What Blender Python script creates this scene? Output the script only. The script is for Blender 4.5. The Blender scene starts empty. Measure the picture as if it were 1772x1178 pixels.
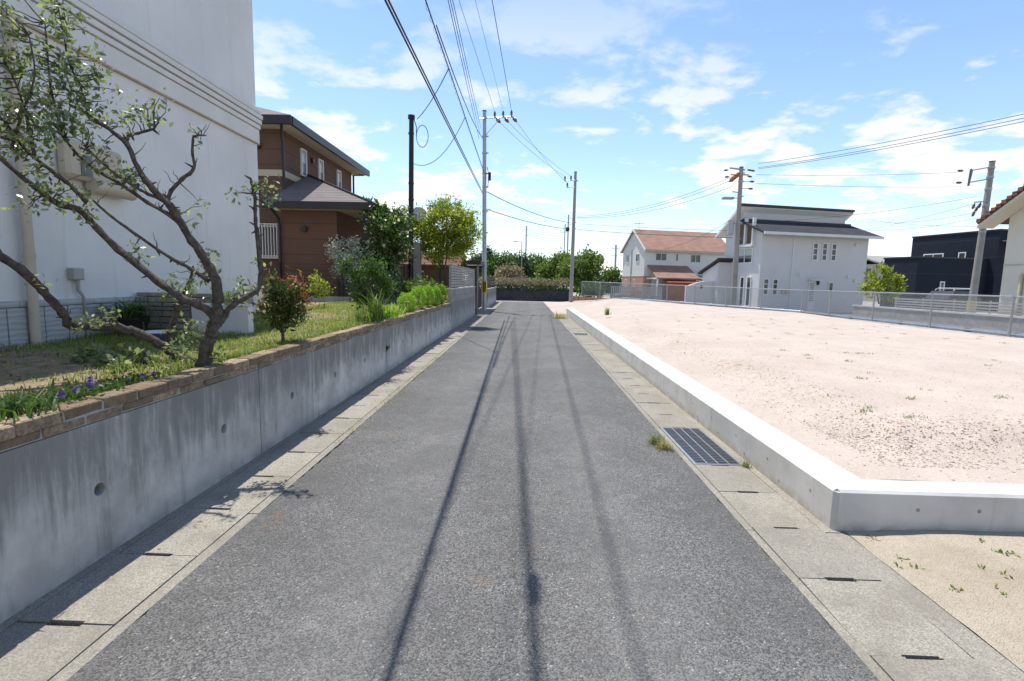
import bpy, bmesh, math, random
import numpy as np
from mathutils import Vector, Matrix

scene = bpy.context.scene
COL = scene.collection
rng = np.random.default_rng(7)
random.seed(7)

# ------------------------------------------------------------------ camera
CAM_H, PITCH, YAW, ROLL, FPX, PW, PH = 1.6178, 0.11437, 0.023787, 0.021789, 886.0, 1772.0, 1178.0
_fw0 = np.array([-math.sin(YAW), math.cos(YAW), 0.0])
_rt = np.array([math.cos(YAW), math.sin(YAW), 0.0])
_up0 = np.array([0.0, 0.0, 1.0])
FW = math.cos(PITCH) * _fw0 - math.sin(PITCH) * _up0
_UP = math.cos(PITCH) * _up0 + math.sin(PITCH) * _fw0
RT = math.cos(ROLL) * _rt + math.sin(ROLL) * _UP
UP = math.cos(ROLL) * _UP - math.sin(ROLL) * _rt
EYE = np.array([0.0, 0.0, CAM_H])

cd = bpy.data.cameras.new("camera")
cd.sensor_width = 36.0
cd.lens = 18.0
cd.clip_start = 0.05
cd.clip_end = 9000
cam = bpy.data.objects.new("camera", cd)
COL.objects.link(cam)
cam.matrix_world = Matrix(((RT[0], UP[0], -FW[0], 0), (RT[1], UP[1], -FW[1], 0),
                           (RT[2], UP[2], -FW[2], CAM_H), (0, 0, 0, 1)))
scene.camera = cam


def at(px, py, Y=None, X=None, z=None):
    """point of the place that the survey photograph shows at (px, py), at a known distance, side offset or height"""
    d = FW + RT * ((px - PW / 2) / FPX) - UP * ((py - PH / 2) / FPX)
    t = Y / d[1] if Y is not None else (X / d[0] if X is not None else (z - CAM_H) / d[2])
    return Vector(EYE + d * t)


# ------------------------------------------------------------------ light
SUN = Vector((-0.21, 0.28, 1.0)).normalized()
world = bpy.data.worlds.new("World")
scene.world = world
world.use_nodes = True
wn, wl = world.node_tree.nodes, world.node_tree.links
wn.clear()
SKY_STRENGTH = 0.15
bg = wn.new("ShaderNodeBackground")
bg.inputs["Strength"].default_value = SKY_STRENGTH
wout = wn.new("ShaderNodeOutputWorld")
wl.new(bg.outputs[0], wout.inputs[0])
sky = wn.new("ShaderNodeTexSky")
sky.sky_type = 'NISHITA'
sky.sun_disc = False
sky.sun_elevation = math.asin(SUN.z)
sky.sun_rotation = math.atan2(SUN.x, SUN.y)
sky.air_density = 1.0
sky.dust_density = 0.25
sky.ozone_density = 1.4
# thin broken cloud, laid out on a plane high above the ground
geo = wn.new("ShaderNodeTexCoord")
sep = wn.new("ShaderNodeSeparateXYZ")
wl.new(geo.outputs["Generated"], sep.inputs[0])


def wmath(op, a, b=None, clamp=False):
    n = wn.new("ShaderNodeMath")
    n.operation = op
    n.use_clamp = clamp
    for i, v in enumerate((a, b)):
        if v is None:
            continue
        if isinstance(v, (int, float)):
            n.inputs[i].default_value = v
        else:
            wl.new(v, n.inputs[i])
    return n.outputs[0]


zc = wmath('MAXIMUM', sep.outputs[2], 0.0)
den = wmath('ADD', zc, 0.16)
cxx = wmath('DIVIDE', sep.outputs[0], den)
cyy = wmath('DIVIDE', sep.outputs[1], den)
comb = wn.new("ShaderNodeCombineXYZ")
wl.new(cxx, comb.inputs[0])
wl.new(cyy, comb.inputs[1])


def wnoise(scale, detail, rough, dist, off, stretch=(1, 1, 1)):
    mp = wn.new("ShaderNodeMapping")
    mp.inputs["Location"].default_value = off
    mp.inputs["Scale"].default_value = stretch
    wl.new(comb.outputs[0], mp.inputs[0])
    n = wn.new("ShaderNodeTexNoise")
    n.inputs["Scale"].default_value = scale
    n.inputs["Detail"].default_value = detail
    n.inputs["Roughness"].default_value = rough
    n.inputs["Distortion"].default_value = dist
    wl.new(mp.outputs[0], n.inputs["Vector"])
    return n.outputs["Fac"]


def wramp(fac, lo, hi):
    n = wn.new("ShaderNodeMapRange")
    n.interpolation_type = 'SMOOTHSTEP'
    n.inputs["From Min"].default_value = lo
    n.inputs["From Max"].default_value = hi
    wl.new(fac, n.inputs["Value"])
    return n.outputs[0]


big = wnoise(0.62, 2, 0.5, 0.2, (3.5, 1.5, 0))
fine = wnoise(3.4, 12, 0.60, 0.15, (0.4, 5.2, 0), (1.0, 1.15, 1))
mixn = wmath('ADD', wmath('MULTIPLY', big, 0.55), wmath('MULTIPLY', fine, 0.6))
cl = wramp(mixn, 0.555, 0.66)
low = wn.new("ShaderNodeMapRange")          # cloud thickens towards the horizon, where the layer is seen edge-on
low.inputs["From Min"].default_value = 0.53
low.inputs["From Max"].default_value = 0.0
wl.new(zc, low.inputs["Value"])
cl2 = wmath('MULTIPLY', cl, wmath('ADD', wmath('MULTIPLY', low.outputs[0], 1.5), 0.0), clamp=True)
veil = wmath('POWER', wmath('SUBTRACT', 1.0, zc), 7.0)
cl3 = wmath('MAXIMUM', cl2, wmath('MULTIPLY', veil, 0.3), clamp=True)
mx = wn.new("ShaderNodeMix")
mx.data_type = 'RGBA'
wl.new(cl3, mx.inputs["Factor"])
skyg = wn.new("ShaderNodeMix")
skyg.data_type = 'RGBA'
skyg.blend_type = 'MULTIPLY'
skyg.inputs["Factor"].default_value = 1.0
skyg.inputs[7].default_value = (0.93, 0.97, 1.0, 1)
wl.new(sky.outputs[0], skyg.inputs[6])
wl.new(skyg.outputs[2], mx.inputs[6])
mx.inputs[7].default_value = (5.25, 5.15, 5.0, 1)
wl.new(mx.outputs[2], bg.inputs["Color"])

sd = bpy.data.lights.new("sun", 'SUN')
sd.energy = 4.5
sd.angle = math.radians(0.53)
sd.color = (1.0, 0.955, 0.88)
sun = bpy.data.objects.new("sun", sd)
COL.objects.link(sun)
sun.rotation_euler = SUN.to_track_quat('Z', 'Y').to_euler()
sun.location = (-20, 20, 60)

vs = scene.view_settings
vs.view_transform = 'Standard'
vs.look = 'None'
vs.gamma = 1.0
vs.exposure = 0.55
vs.use_curve_mapping = False
scene.render.engine = 'CYCLES'
scene.cycles.max_bounces = 6
scene.cycles.transparent_max_bounces = 8
scene.cycles.use_denoising = True

# ------------------------------------------------------------------ materials
MATS = {}


class NT:
    def __init__(self, name):
        self.m = bpy.data.materials.new(name)
        self.m.use_nodes = True
        self.n, self.l = self.m.node_tree.nodes, self.m.node_tree.links
        self.b = self.n["Principled BSDF"]
        self.out = self.n["Material Output"]
        self.pos = self.n.new("ShaderNodeNewGeometry").outputs["Position"]

    def vec(self, scale=(1, 1, 1), rot=(0, 0, 0), src=None):
        mp = self.n.new("ShaderNodeMapping")
        mp.inputs["Scale"].default_value = scale
        mp.inputs["Rotation"].default_value = rot
        self.l.new(src or self.pos, mp.inputs[0])
        return mp.outputs[0]

    def noise(self, scale, detail=4, rough=0.55, dist=0.0, v=None):
        n = self.n.new("ShaderNodeTexNoise")
        n.inputs["Scale"].default_value = scale
        n.inputs["Detail"].default_value = detail
        n.inputs["Roughness"].default_value = rough
        n.inputs["Distortion"].default_value = dist
        self.l.new(v or self.pos, n.inputs["Vector"])
        return n.outputs["Fac"]

    def voro(self, scale, v=None, out="Distance", feat='F1'):
        n = self.n.new("ShaderNodeTexVoronoi")
        n.feature = feat
        n.inputs["Scale"].default_value = scale
        self.l.new(v or self.pos, n.inputs["Vector"])
        return n.outputs[out]

    def wave(self, scale, v=None, dist=0.0, detail=1, direction='Z', dscale=1.0):
        n = self.n.new("ShaderNodeTexWave")
        n.bands_direction = direction
        n.inputs["Scale"].default_value = scale
        n.inputs["Distortion"].default_value = dist
        n.inputs["Detail"].default_value = detail
        n.inputs["Detail Scale"].default_value = dscale
        self.l.new(v or self.pos, n.inputs["Vector"])
        return n.outputs["Fac"]

    def rng(self, f, lo, hi, a=0.0, b=1.0):
        n = self.n.new("ShaderNodeMapRange")
        n.interpolation_type = 'SMOOTHSTEP'
        for k, v in zip(("From Min", "From Max", "To Min", "To Max"), (lo, hi, a, b)):
            n.inputs[k].default_value = v
        self.l.new(f, n.inputs["Value"])
        return n.outputs[0]

    def math(self, op, a, b=0.5):
        n = self.n.new("ShaderNodeMath")
        n.operation = op
        for i, v in enumerate((a, b)):
            if isinstance(v, (int, float)):
                n.inputs[i].default_value = v
            else:
                self.l.new(v, n.inputs[i])
        return n.outputs[0]

    def mix(self, f, a, b, blend='MIX'):
        n = self.n.new("ShaderNodeMix")
        n.data_type = 'RGBA'
        n.blend_type = blend
        if isinstance(f, (int, float)):
            n.inputs["Factor"].default_value = f
        else:
            self.l.new(f, n.inputs["Factor"])
        for i, v in ((6, a), (7, b)):
            if isinstance(v, (tuple, list)):
                n.inputs[i].default_value = (*v[:3], 1)
            else:
                self.l.new(v, n.inputs[i])
        return n.outputs[2]

    def color(self, c):
        if isinstance(c, (tuple, list)):
            self.b.inputs["Base Color"].default_value = (*c[:3], 1)
        else:
            self.l.new(c, self.b.inputs["Base Color"])

    def bump(self, h, strength=0.3, dist=0.01, prev=None):
        n = self.n.new("ShaderNodeBump")
        n.inputs["Strength"].default_value = strength
        n.inputs["Distance"].default_value = dist
        self.l.new(h, n.inputs["Height"])
        if prev is not None:
            self.l.new(prev, n.inputs["Normal"])
        self.l.new(n.outputs[0], self.b.inputs["Normal"])
        return n.outputs[0]

    def set(self, rough=0.8, spec=0.3, metal=0.0):
        self.b.inputs["Roughness"].default_value = rough
        self.b.inputs["Specular IOR Level"].default_value = spec
        self.b.inputs["Metallic"].default_value = metal
        return self


def sc3(c, k):
    return tuple(min(1.0, x * k) for x in c)


def plain(name, col, rough=0.75, spec=0.3, metal=0.0, var=0.15, scale=3.0, bump=0.15, bscale=60.0, bdist=0.004, obj=0.0):
    """weathered flat colour with soft blotches and fine grain"""
    t = NT(name).set(rough, spec, metal)
    n1 = t.noise(scale, 5, 0.6)
    c = t.mix(t.rng(n1, 0.3, 0.7), sc3(col, 1 - var), sc3(col, 1 + var))
    n2 = t.noise(bscale, 3, 0.6)
    c = t.mix(t.rng(n2, 0.3, 0.75, 0.0, 0.5), c, sc3(col, 0.8))
    if obj:
        oi = t.n.new("ShaderNodeObjectInfo").outputs["Random"]
        c = t.mix(t.rng(oi, 0, 1, 0.0, obj), c, sc3(col, 0.45))
    t.color(c)
    if bump:
        t.bump(n2, bump, bdist)
    MATS[name] = t.m
    return t.m


def leafmat(name, c1, c2, c3, trans=0.35, rough=0.5, spec=0.35):
    t = NT(name).set(rough, spec)
    isl = t.n.new("ShaderNodeNewGeometry").outputs["Random Per Island"]
    r = t.n.new("ShaderNodeValToRGB")
    r.color_ramp.elements[0].color = (*c1, 1)
    r.color_ramp.elements[1].color = (*c3, 1)
    e = r.color_ramp.elements.new(0.55)
    e.color = (*c2, 1)
    t.l.new(isl, r.inputs[0])
    t.l.new(r.outputs[0], t.b.inputs["Base Color"])
    tr = t.n.new("ShaderNodeBsdfTranslucent")
    cc = t.mix(1.0, r.outputs[0], (1.25, 1.35, 0.75), 'MULTIPLY')
    t.l.new(cc, tr.inputs["Color"])
    ms = t.n.new("ShaderNodeMixShader")
    ms.inputs[0].default_value = trans
    t.l.new(t.b.outputs[0], ms.inputs[1])
    t.l.new(tr.outputs[0], ms.inputs[2])
    t.l.new(ms.outputs[0], t.out.inputs[0])
    MATS[name] = t.m
    return t.m


# asphalt: pale worn aggregate in grey binder
t = NT("asphalt").set(0.88, 0.22)
cell = t.voro(140, out="Color")
bw = t.n.new("ShaderNodeSeparateColor")
t.l.new(cell, bw.inputs[0])
agg = t.mix(t.rng(bw.outputs[0], 0.05, 0.95), (0.064, 0.063, 0.062), (0.205, 0.201, 0.194))
white = t.math('MULTIPLY', t.rng(bw.outputs[1], 0.972, 0.985), t.rng(bw.outputs[2], 0.1, 0.8))
agg = t.mix(white, agg, (0.42, 0.41, 0.385))
sx = t.n.new("ShaderNodeSeparateXYZ")
t.l.new(t.pos, sx.inputs[0])
wob = t.math('ADD', sx.outputs[0], t.math('MULTIPLY', t.noise(0.35, 3, 0.5), 0.5))
trk = t.rng(t.math('ABSOLUTE', t.math('SUBTRACT', t.math('ABSOLUTE', t.math('SUBTRACT', wob, 0.12)), 0.72)), 0.5, 0.05)
agg = t.mix(t.math('MULTIPLY', trk, 0.26), agg, (0.20, 0.196, 0.19))
edge = t.math('MULTIPLY', t.rng(sx.outputs[0], -1.1, -1.75), t.rng(t.noise(1.6, 4, 0.6), 0.3, 0.65))
agg = t.mix(t.math('MULTIPLY', edge, 0.45), agg, (0.075, 0.073, 0.07))
edge2 = t.math('MULTIPLY', t.rng(sx.outputs[0], 1.0, 1.5), t.rng(t.noise(1.3, 4, 0.6), 0.35, 0.65))
agg = t.mix(t.math('MULTIPLY', edge2, 0.3), agg, (0.085, 0.083, 0.08))
blot = t.noise(0.9, 6, 0.66, 0.5)
agg = t.mix(t.rng(blot, 0.36, 0.66, 0.0, 0.42), agg, (0.078, 0.077, 0.075))
blot2 = t.noise(7.0, 5, 0.7, 0.2)
agg = t.mix(t.rng(blot2, 0.42, 0.70, 0.0, 0.34), agg, (0.074, 0.073, 0.072))
rust = t.math('MULTIPLY', t.rng(t.noise(2.6, 2, 0.5), 0.64, 0.72), t.rng(t.noise(22, 3, 0.6), 0.48, 0.62))
agg = t.mix(t.math('MULTIPLY', rust, 0.55), agg, (0.20, 0.115, 0.065))
dist = t.voro(140)
t.color(agg)
t.bump(t.math('ADD', t.math('MULTIPLY', dist, -1.0), t.math('MULTIPLY', t.noise(40, 4, 0.6), 0.7)), 0.7, 0.007)
MATS["asphalt"] = t.m

t = NT("asphalt_far").set(0.9, 0.2)
n1 = t.noise(0.5, 5, 0.6)
t.color(t.mix(t.rng(n1, 0.3, 0.7), (0.16, 0.16, 0.162), (0.21, 0.208, 0.205)))
t.bump(t.noise(60, 2), 0.2, 0.004)
MATS["asphalt_far"] = t.m

# cast concrete of the gutters
t = NT("gutter_concrete").set(0.9, 0.2)
cell = t.voro(170, out="Color")
bw = t.n.new("ShaderNodeSeparateColor")
t.l.new(cell, bw.inputs[0])
c = t.mix(t.rng(bw.outputs[0], 0.1, 0.95), (0.205, 0.187, 0.155), (0.355, 0.33, 0.28))
c = t.mix(t.rng(t.noise(2.2, 6, 0.65), 0.38, 0.7, 0.0, 0.6), c, (0.18, 0.16, 0.128))
c = t.mix(t.rng(t.noise(9, 4, 0.6), 0.55, 0.75, 0.0, 0.5), c, (0.125, 0.115, 0.10))
oi = t.n.new("ShaderNodeObjectInfo").outputs["Random"]
c = t.mix(t.rng(oi, 0, 1, 0.0, 0.3), c, (0.16, 0.15, 0.13))
t.color(c)
t.bump(t.math('ADD', t.voro(170), t.noise(40, 4)), 0.35, 0.005)
MATS["gutter_concrete"] = t.m

# old retaining wall with dark run-off stains
t = NT("old_concrete").set(0.88, 0.25)
base = t.mix(t.rng(t.noise(3.0, 6, 0.62), 0.3, 0.72), (0.40, 0.385, 0.36), (0.60, 0.585, 0.55))
sepz = t.n.new("ShaderNodeSeparateXYZ")
t.l.new(t.pos, sepz.inputs[0])
up = t.rng(sepz.outputs[2], 0.15, 0.8)
streak = t.noise(1.0, 6, 0.7, 0.3, t.vec((1, 9, 1.2)))
streak2 = t.noise(1.0, 4, 0.6, 0.0, t.vec((1, 38, 2.6)))
blotch = t.noise(2.4, 6, 0.65, 0.5)
st = t.rng(t.math('ADD', t.math('MULTIPLY', streak, 0.7), t.math('ADD', t.math('ADD', t.math('MULTIPLY', streak2, 0.14), t.math('MULTIPLY', blotch, 0.35)), t.math('MULTIPLY', up, 0.24))), 0.60, 0.86)
c = t.mix(t.math('MULTIPLY', st, 0.8), base, (0.17, 0.162, 0.15))
lowdirt = t.math('MULTIPLY', t.rng(sepz.outputs[2], 0.16, 0.0), t.rng(t.noise(6, 4, 0.6), 0.35, 0.65))
c = t.mix(t.math('MULTIPLY', lowdirt, 0.6), c, (0.12, 0.118, 0.11))
oi = t.n.new("ShaderNodeObjectInfo").outputs["Random"]
c = t.mix(t.rng(oi, 0.45, 1, 0.0, 0.42), c, (0.20, 0.195, 0.185))
t.color(c)
t.bump(t.math('ADD', t.noise(25, 5, 0.6), t.math('MULTIPLY', t.noise(140, 2), 0.4)), 0.3, 0.006)
MATS["old_concrete"] = t.m

# fresh pale concrete
t = NT("new_concrete").set(0.85, 0.25)
c = t.mix(t.rng(t.noise(2.2, 6, 0.6), 0.3, 0.7), (0.47, 0.46, 0.44), (0.58, 0.572, 0.55))
c = t.mix(t.rng(t.voro(26), 0.10, 0.03, 0.0, 0.55), c, (0.36, 0.345, 0.32))
sepz = t.n.new("ShaderNodeSeparateXYZ")
t.l.new(t.pos, sepz.inputs[0])
low_ = t.math('MULTIPLY', t.rng(sepz.outputs[2], 0.10, 0.0), t.rng(t.noise(7, 4, 0.6), 0.3, 0.6))
c = t.mix(t.math('MULTIPLY', low_, 0.7), c, (0.33, 0.275, 0.20))
stk = t.noise(1.0, 5, 0.65, 0.2, t.vec((9, 9, 1.0)))
c = t.mix(t.rng(stk, 0.52, 0.75, 0.0, 0.5), c, (0.33, 0.325, 0.31))
t.color(c)
t.bump(t.math('ADD', t.noise(30, 4), t.math('MULTIPLY', t.noise(160, 2), 0.5)), 0.15, 0.004)
MATS["new_concrete"] = t.m

# pink decomposed-granite fill
t = NT("pink_sand").set(0.95, 0.15)
c = t.mix(t.rng(t.noise(1.1, 6, 0.65), 0.3, 0.72), (0.41, 0.345, 0.295), (0.485, 0.42, 0.365))
cell = t.voro(90, out="Color")
bw = t.n.new("ShaderNodeSeparateColor")
t.l.new(cell, bw.inputs[0])
c = t.mix(t.rng(bw.outputs[0], 0.0, 1.0, 0.0, 0.4), c, (0.36, 0.29, 0.245))
c = t.mix(t.rng(bw.outputs[1], 0.85, 1.0, 0.0, 0.8), c, (0.55, 0.49, 0.43))
c = t.mix(t.rng(t.noise(14, 5, 0.65), 0.55, 0.75, 0.0, 0.35), c, (0.35, 0.27, 0.22))
t.color(c)
t.bump(t.math('ADD', t.math('MULTIPLY', t.voro(90), -0.5), t.math('ADD', t.noise(16, 5, 0.6), t.noise(55, 3))), 0.55, 0.015)
MATS["pink_sand"] = t.m

t = NT("tan_sand").set(0.95, 0.15)
c = t.mix(t.rng(t.noise(1.7, 6, 0.65), 0.3, 0.7), (0.38, 0.32, 0.24), (0.48, 0.42, 0.335))
c = t.mix(t.rng(t.noise(30, 4, 0.7), 0.5, 0.75, 0.0, 0.6), c, (0.31, 0.235, 0.16))
c = t.mix(t.rng(t.voro(60), 0.16, 0.08, 0.0, 0.6), c, (0.50, 0.44, 0.36))
t.color(c)
t.bump(t.math('ADD', t.math('ADD', t.noise(25, 5, 0.7), t.noise(7, 4, 0.6)), t.noise(110, 3)), 0.9, 0.02)
MATS["tan_sand"] = t.m

# garden earth: bare soil, dry litter and greener turf
t = NT("garden_earth").set(0.95, 0.15)
c = t.mix(t.rng(t.noise(6, 6, 0.7), 0.3, 0.7), (0.17, 0.125, 0.085), (0.36, 0.28, 0.20))
c = t.mix(t.rng(t.noise(60, 3, 0.7), 0.45, 0.7, 0.0, 0.7), c, (0.10, 0.07, 0.045))
c = t.mix(t.rng(t.noise(1.2, 5, 0.6), 0.42, 0.6, 0.0, 0.75), c, (0.20, 0.19, 0.075))
t.color(c)
t.bump(t.math('ADD', t.noise(18, 5, 0.65), t.noise(90, 3)), 0.6, 0.02)
MATS["garden_earth"] = t.m

plain("pit_dark", (0.05, 0.048, 0.045), 0.95, 0.1, var=0.2)
plain("brick", (0.34, 0.255, 0.175), 0.95, 0.12, var=0.5, scale=24, bump=1.0, bscale=70, bdist=0.016, obj=0.75)
plain("mortar", (0.34, 0.335, 0.32), 0.9, 0.2, var=0.2, scale=8)
plain("terrain", (0.26, 0.24, 0.19), 0.95, 0.1, var=0.25, scale=0.2)
t = NT("stucco_white").set(0.9, 0.2)
c = t.mix(t.rng(t.noise(0.8, 5, 0.6), 0.3, 0.7), (0.66, 0.655, 0.645), (0.74, 0.735, 0.72))
dr_ = t.noise(1.0, 5, 0.65, 0.3, t.vec((5, 5, 0.35)))
c = t.mix(t.rng(dr_, 0.52, 0.78, 0.0, 0.4), c, (0.46, 0.455, 0.44))
g_ = t.noise(150, 3, 0.6)
c = t.mix(t.rng(g_, 0.35, 0.7, 0.0, 0.12), c, (0.5, 0.5, 0.5))
t.color(c)
t.bump(t.math('ADD', g_, t.noise(38, 3)), 0.45, 0.008)
MATS["stucco_white"] = t.m
plain("trim_white", (0.68, 0.67, 0.64), 0.8, 0.25, var=0.05, scale=2)
plain("trim_stain", (0.42, 0.34, 0.25), 0.8, 0.25, var=0.15, scale=5)
plain("beige_plastic", (0.50, 0.43, 0.33), 0.55, 0.4, var=0.06)
plain("grey_plastic", (0.34, 0.34, 0.32), 0.5, 0.4, var=0.08)
plain("stone_stack", (0.31, 0.285, 0.24), 0.92, 0.15, var=0.3, scale=9, bump=0.6, bscale=40, bdist=0.015, obj=0.5)
plain("block_grey", (0.33, 0.32, 0.30), 0.92, 0.15, var=0.2, scale=3, obj=0.25)
plain("block_dark", (0.055, 0.055, 0.062), 0.85, 0.2, var=0.2, scale=2, obj=0.3)
plain("alu_grey", (0.34, 0.345, 0.36), 0.42, 0.5, 0.6, var=0.06)
plain("alu_bronze", (0.05, 0.046, 0.043), 0.45, 0.5, 0.4, var=0.1)
plain("galv", (0.36, 0.37, 0.385), 0.42, 0.5, 0.7, var=0.10, scale=8)
plain("steel_pole", (0.37, 0.385, 0.40), 0.45, 0.5, 0.5, var=0.08)
plain("conc_pole", (0.30, 0.285, 0.26), 0.85, 0.25, var=0.12, scale=2)
plain("black_metal", (0.018, 0.018, 0.021), 0.45, 0.45, 0.3, var=0.2)
plain("cable_black", (0.012, 0.012, 0.014), 0.5, 0.4, var=0.1, bump=0)
plain("porcelain", (0.10, 0.095, 0.10), 0.3, 0.5, var=0.1)
plain("yellow_guard", (0.62, 0.42, 0.02), 0.5, 0.4, var=0.1)
plain("pipe_pale", (0.56, 0.62, 0.66), 0.22, 0.5, 0.55, var=0.06)
plain("soffit_cream", (0.50, 0.44, 0.33), 0.8, 0.2, var=0.05)
plain("gutter_black", (0.022, 0.021, 0.025), 0.4, 0.4, var=0.1)
plain("frame_white", (0.72, 0.72, 0.70), 0.45, 0.4, var=0.04)
plain("wall_white", (0.63, 0.625, 0.61), 0.85, 0.2, var=0.04, scale=0.7, bump=0.2, bscale=40)
plain("wall_cream", (0.66, 0.61, 0.50), 0.85, 0.2, var=0.04, scale=0.7, bump=0.2, bscale=40)
plain("wall_beige", (0.42, 0.38, 0.32), 0.85, 0.2, var=0.05)
plain("panel_brown", (0.15, 0.105, 0.075), 0.8, 0.2, var=0.1)
plain("wood_orange", (0.36, 0.13, 0.05), 0.7, 0.3, var=0.2, scale=6)
plain("brick_pink", (0.46, 0.27, 0.20), 0.9, 0.15, var=0.25, scale=9)
plain("metal_red", (0.30, 0.075, 0.055), 0.5, 0.4, var=0.08)
plain("brown_block", (0.35, 0.205, 0.135), 0.9, 0.15, var=0.15, scale=3)
plain("bark", (0.105, 0.088, 0.074), 0.95, 0.15, var=0.45, scale=26, bump=0.9, bscale=120, bdist=0.010)
plain("bark_pale", (0.17, 0.14, 0.11), 0.95, 0.15, var=0.35, scale=14, bump=0.8, bscale=90, bdist=0.008)
plain("pot_black", (0.02, 0.02, 0.022), 0.55, 0.3)
plain("pot_blue", (0.09, 0.11, 0.22), 0.3, 0.5, var=0.2)
plain("dish_grey", (0.34, 0.34, 0.34), 0.5, 0.3)
plain("car_paint", (0.03, 0.032, 0.036), 0.25, 0.5, 0.2, var=0.05, bump=0)
plain("rubber", (0.02, 0.02, 0.02), 0.85, 0.2)
plain("pebble", (0.44, 0.35, 0.285), 0.95, 0.15, var=0.3, scale=20, bump=0)


def lined(name, col, line, per, rough=0.85, spec=0.2, axis='Z', k=0.7, bd=0.01, var=0.06):
    """horizontal board or course lines on a wall too far away to build them"""
    t = NT(name).set(rough, spec)
    s = t.n.new("ShaderNodeSeparateXYZ")
    t.l.new(t.pos, s.inputs[0])
    f = t.math('FRACT', t.math('DIVIDE', s.outputs['XYZ'.index(axis)], per))
    g = t.rng(t.math('ABSOLUTE', t.math('SUBTRACT', f, 0.5)), 0.5 - line, 0.5 - line * 0.4)
    n = t.noise(1.3, 5, 0.6)
    c = t.mix(t.rng(n, 0.3, 0.7), sc3(col, 1 - var), sc3(col, 1 + var))
    c = t.mix(t.math('MULTIPLY', g, 0.85), c, sc3(col, k))
    c = t.mix(t.rng(t.noise(35, 3), 0.3, 0.8, 0, 0.25), c, sc3(col, 0.7))
    t.color(c)
    t.bump(t.math('MULTIPLY', g, -1.0), 0.6, bd)
    MATS[name] = t.m


lined("siding_brown", (0.135, 0.082, 0.060), 0.04, 0.455, k=0.7)
lined("siding_navy", (0.018, 0.023, 0.034), 0.03, 1.5, k=1.8, rough=0.75, spec=0.15)
lined("shingle_brown", (0.175, 0.150, 0.145), 0.16, 0.115, k=0.55, var=0.14)
lined("shingle_terracotta", (0.31, 0.185, 0.14), 0.2, 0.17, k=0.72, var=0.16)
lined("shingle_slate", (0.055, 0.058, 0.068), 0.2, 0.15, k=0.6, var=0.2, rough=0.95, spec=0.1)
lined("tile_brown", (0.17, 0.085, 0.06), 0.2, 0.2, k=0.5, var=0.25)
lined("siding_white", (0.66, 0.645, 0.60), 0.02, 0.455, k=0.85, var=0.03)

t = NT("glass").set(0.06, 0.6)
t.color(t.mix(t.rng(t.noise(1.1, 2), 0.4, 0.6), (0.028, 0.034, 0.040), (0.055, 0.062, 0.07)))
MATS["glass"] = t.m
t = NT("glass_pale").set(0.12, 0.6)
t.color((0.30, 0.35, 0.36))
MATS["glass_pale"] = t.m
t = NT("terrace_sheet").set(0.3, 0.5)
t.color((0.22, 0.22, 0.24))
MATS["terrace_sheet"] = t.m

# rippled stone tile of the plinth
t = NT("ripple_tile").set(0.8, 0.3)
wv = t.wave(5.5, t.vec((1, 0.35, 1)), 5.0, 3, 'Z', 1.6)
t.color(t.mix(t.rng(wv, 0.2, 0.9), (0.38, 0.385, 0.385), (0.44, 0.445, 0.445)))
t.bump(wv, 0.4, 0.010)
MATS["ripple_tile"] = t.m

leafmat("leaf_orchard", (0.085, 0.12, 0.045), (0.17, 0.21, 0.10), (0.36, 0.40, 0.26), 0.42, 0.34, 0.7)
leafmat("leaf_lime", (0.13, 0.18, 0.02), (0.25, 0.31, 0.04), (0.42, 0.41, 0.07), 0.5)
leafmat("leaf_green", (0.035, 0.075, 0.015), (0.065, 0.125, 0.025), (0.12, 0.19, 0.04), 0.35)
leafmat("leaf_bright", (0.06, 0.105, 0.02), (0.115, 0.175, 0.035), (0.20, 0.26, 0.06), 0.4)
leafmat("leaf_kochia", (0.15, 0.27, 0.025), (0.25, 0.42, 0.04), (0.36, 0.52, 0.08), 0.5)
leafmat("leaf_dark", (0.020, 0.045, 0.020), (0.035, 0.070, 0.030), (0.06, 0.10, 0.045), 0.25)
leafmat("leaf_photinia", (0.025, 0.05, 0.012), (0.06, 0.10, 0.02), (0.15, 0.15, 0.03), 0.35, 0.35, 0.5)
leafmat("leaf_red", (0.17, 0.05, 0.03), (0.26, 0.10, 0.05), (0.33, 0.20, 0.08), 0.4, 0.35, 0.5)
leafmat("leaf_silver", (0.26, 0.30, 0.25), (0.45, 0.50, 0.45), (0.68, 0.72, 0.66), 0.3)
leafmat("petal_white", (0.55, 0.53, 0.40), (0.66, 0.64, 0.52), (0.75, 0.74, 0.66), 0.4)
leafmat("petal_purple", (0.08, 0.03, 0.32), (0.14, 0.06, 0.45), (0.38, 0.32, 0.62), 0.3)
leafmat("grass_lawn", (0.10, 0.16, 0.025), (0.19, 0.26, 0.045), (0.36, 0.35, 0.11), 0.45)
leafmat("grass_dry", (0.30, 0.25, 0.10), (0.40, 0.34, 0.16), (0.50, 0.44, 0.25), 0.35)
leafmat("weed_green", (0.07, 0.13, 0.02), (0.14, 0.20, 0.04), (0.30, 0.30, 0.08), 0.4)
leafmat("leaf_litter", (0.13, 0.075, 0.04), (0.30, 0.19, 0.11), (0.44, 0.33, 0.22), 0.15)
leafmat("hedge_dead", (0.16, 0.125, 0.08), (0.26, 0.21, 0.14), (0.38, 0.32, 0.22), 0.25)

# ------------------------------------------------------------------ builders


def tag(o, label=None, cat=None, group=None, kind=None):
    if label:
        o["label"] = label
    if cat:
        o["category"] = cat
    if group:
        o["group"] = group
    if kind:
        o["kind"] = kind
    return o


def thing(name, loc, label, cat, group=None):
    o = bpy.data.objects.new(name, None)
    o.empty_display_size = 0.2
    COL.objects.link(o)
    o.location = loc
    return tag(o, label, cat, group)


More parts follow.
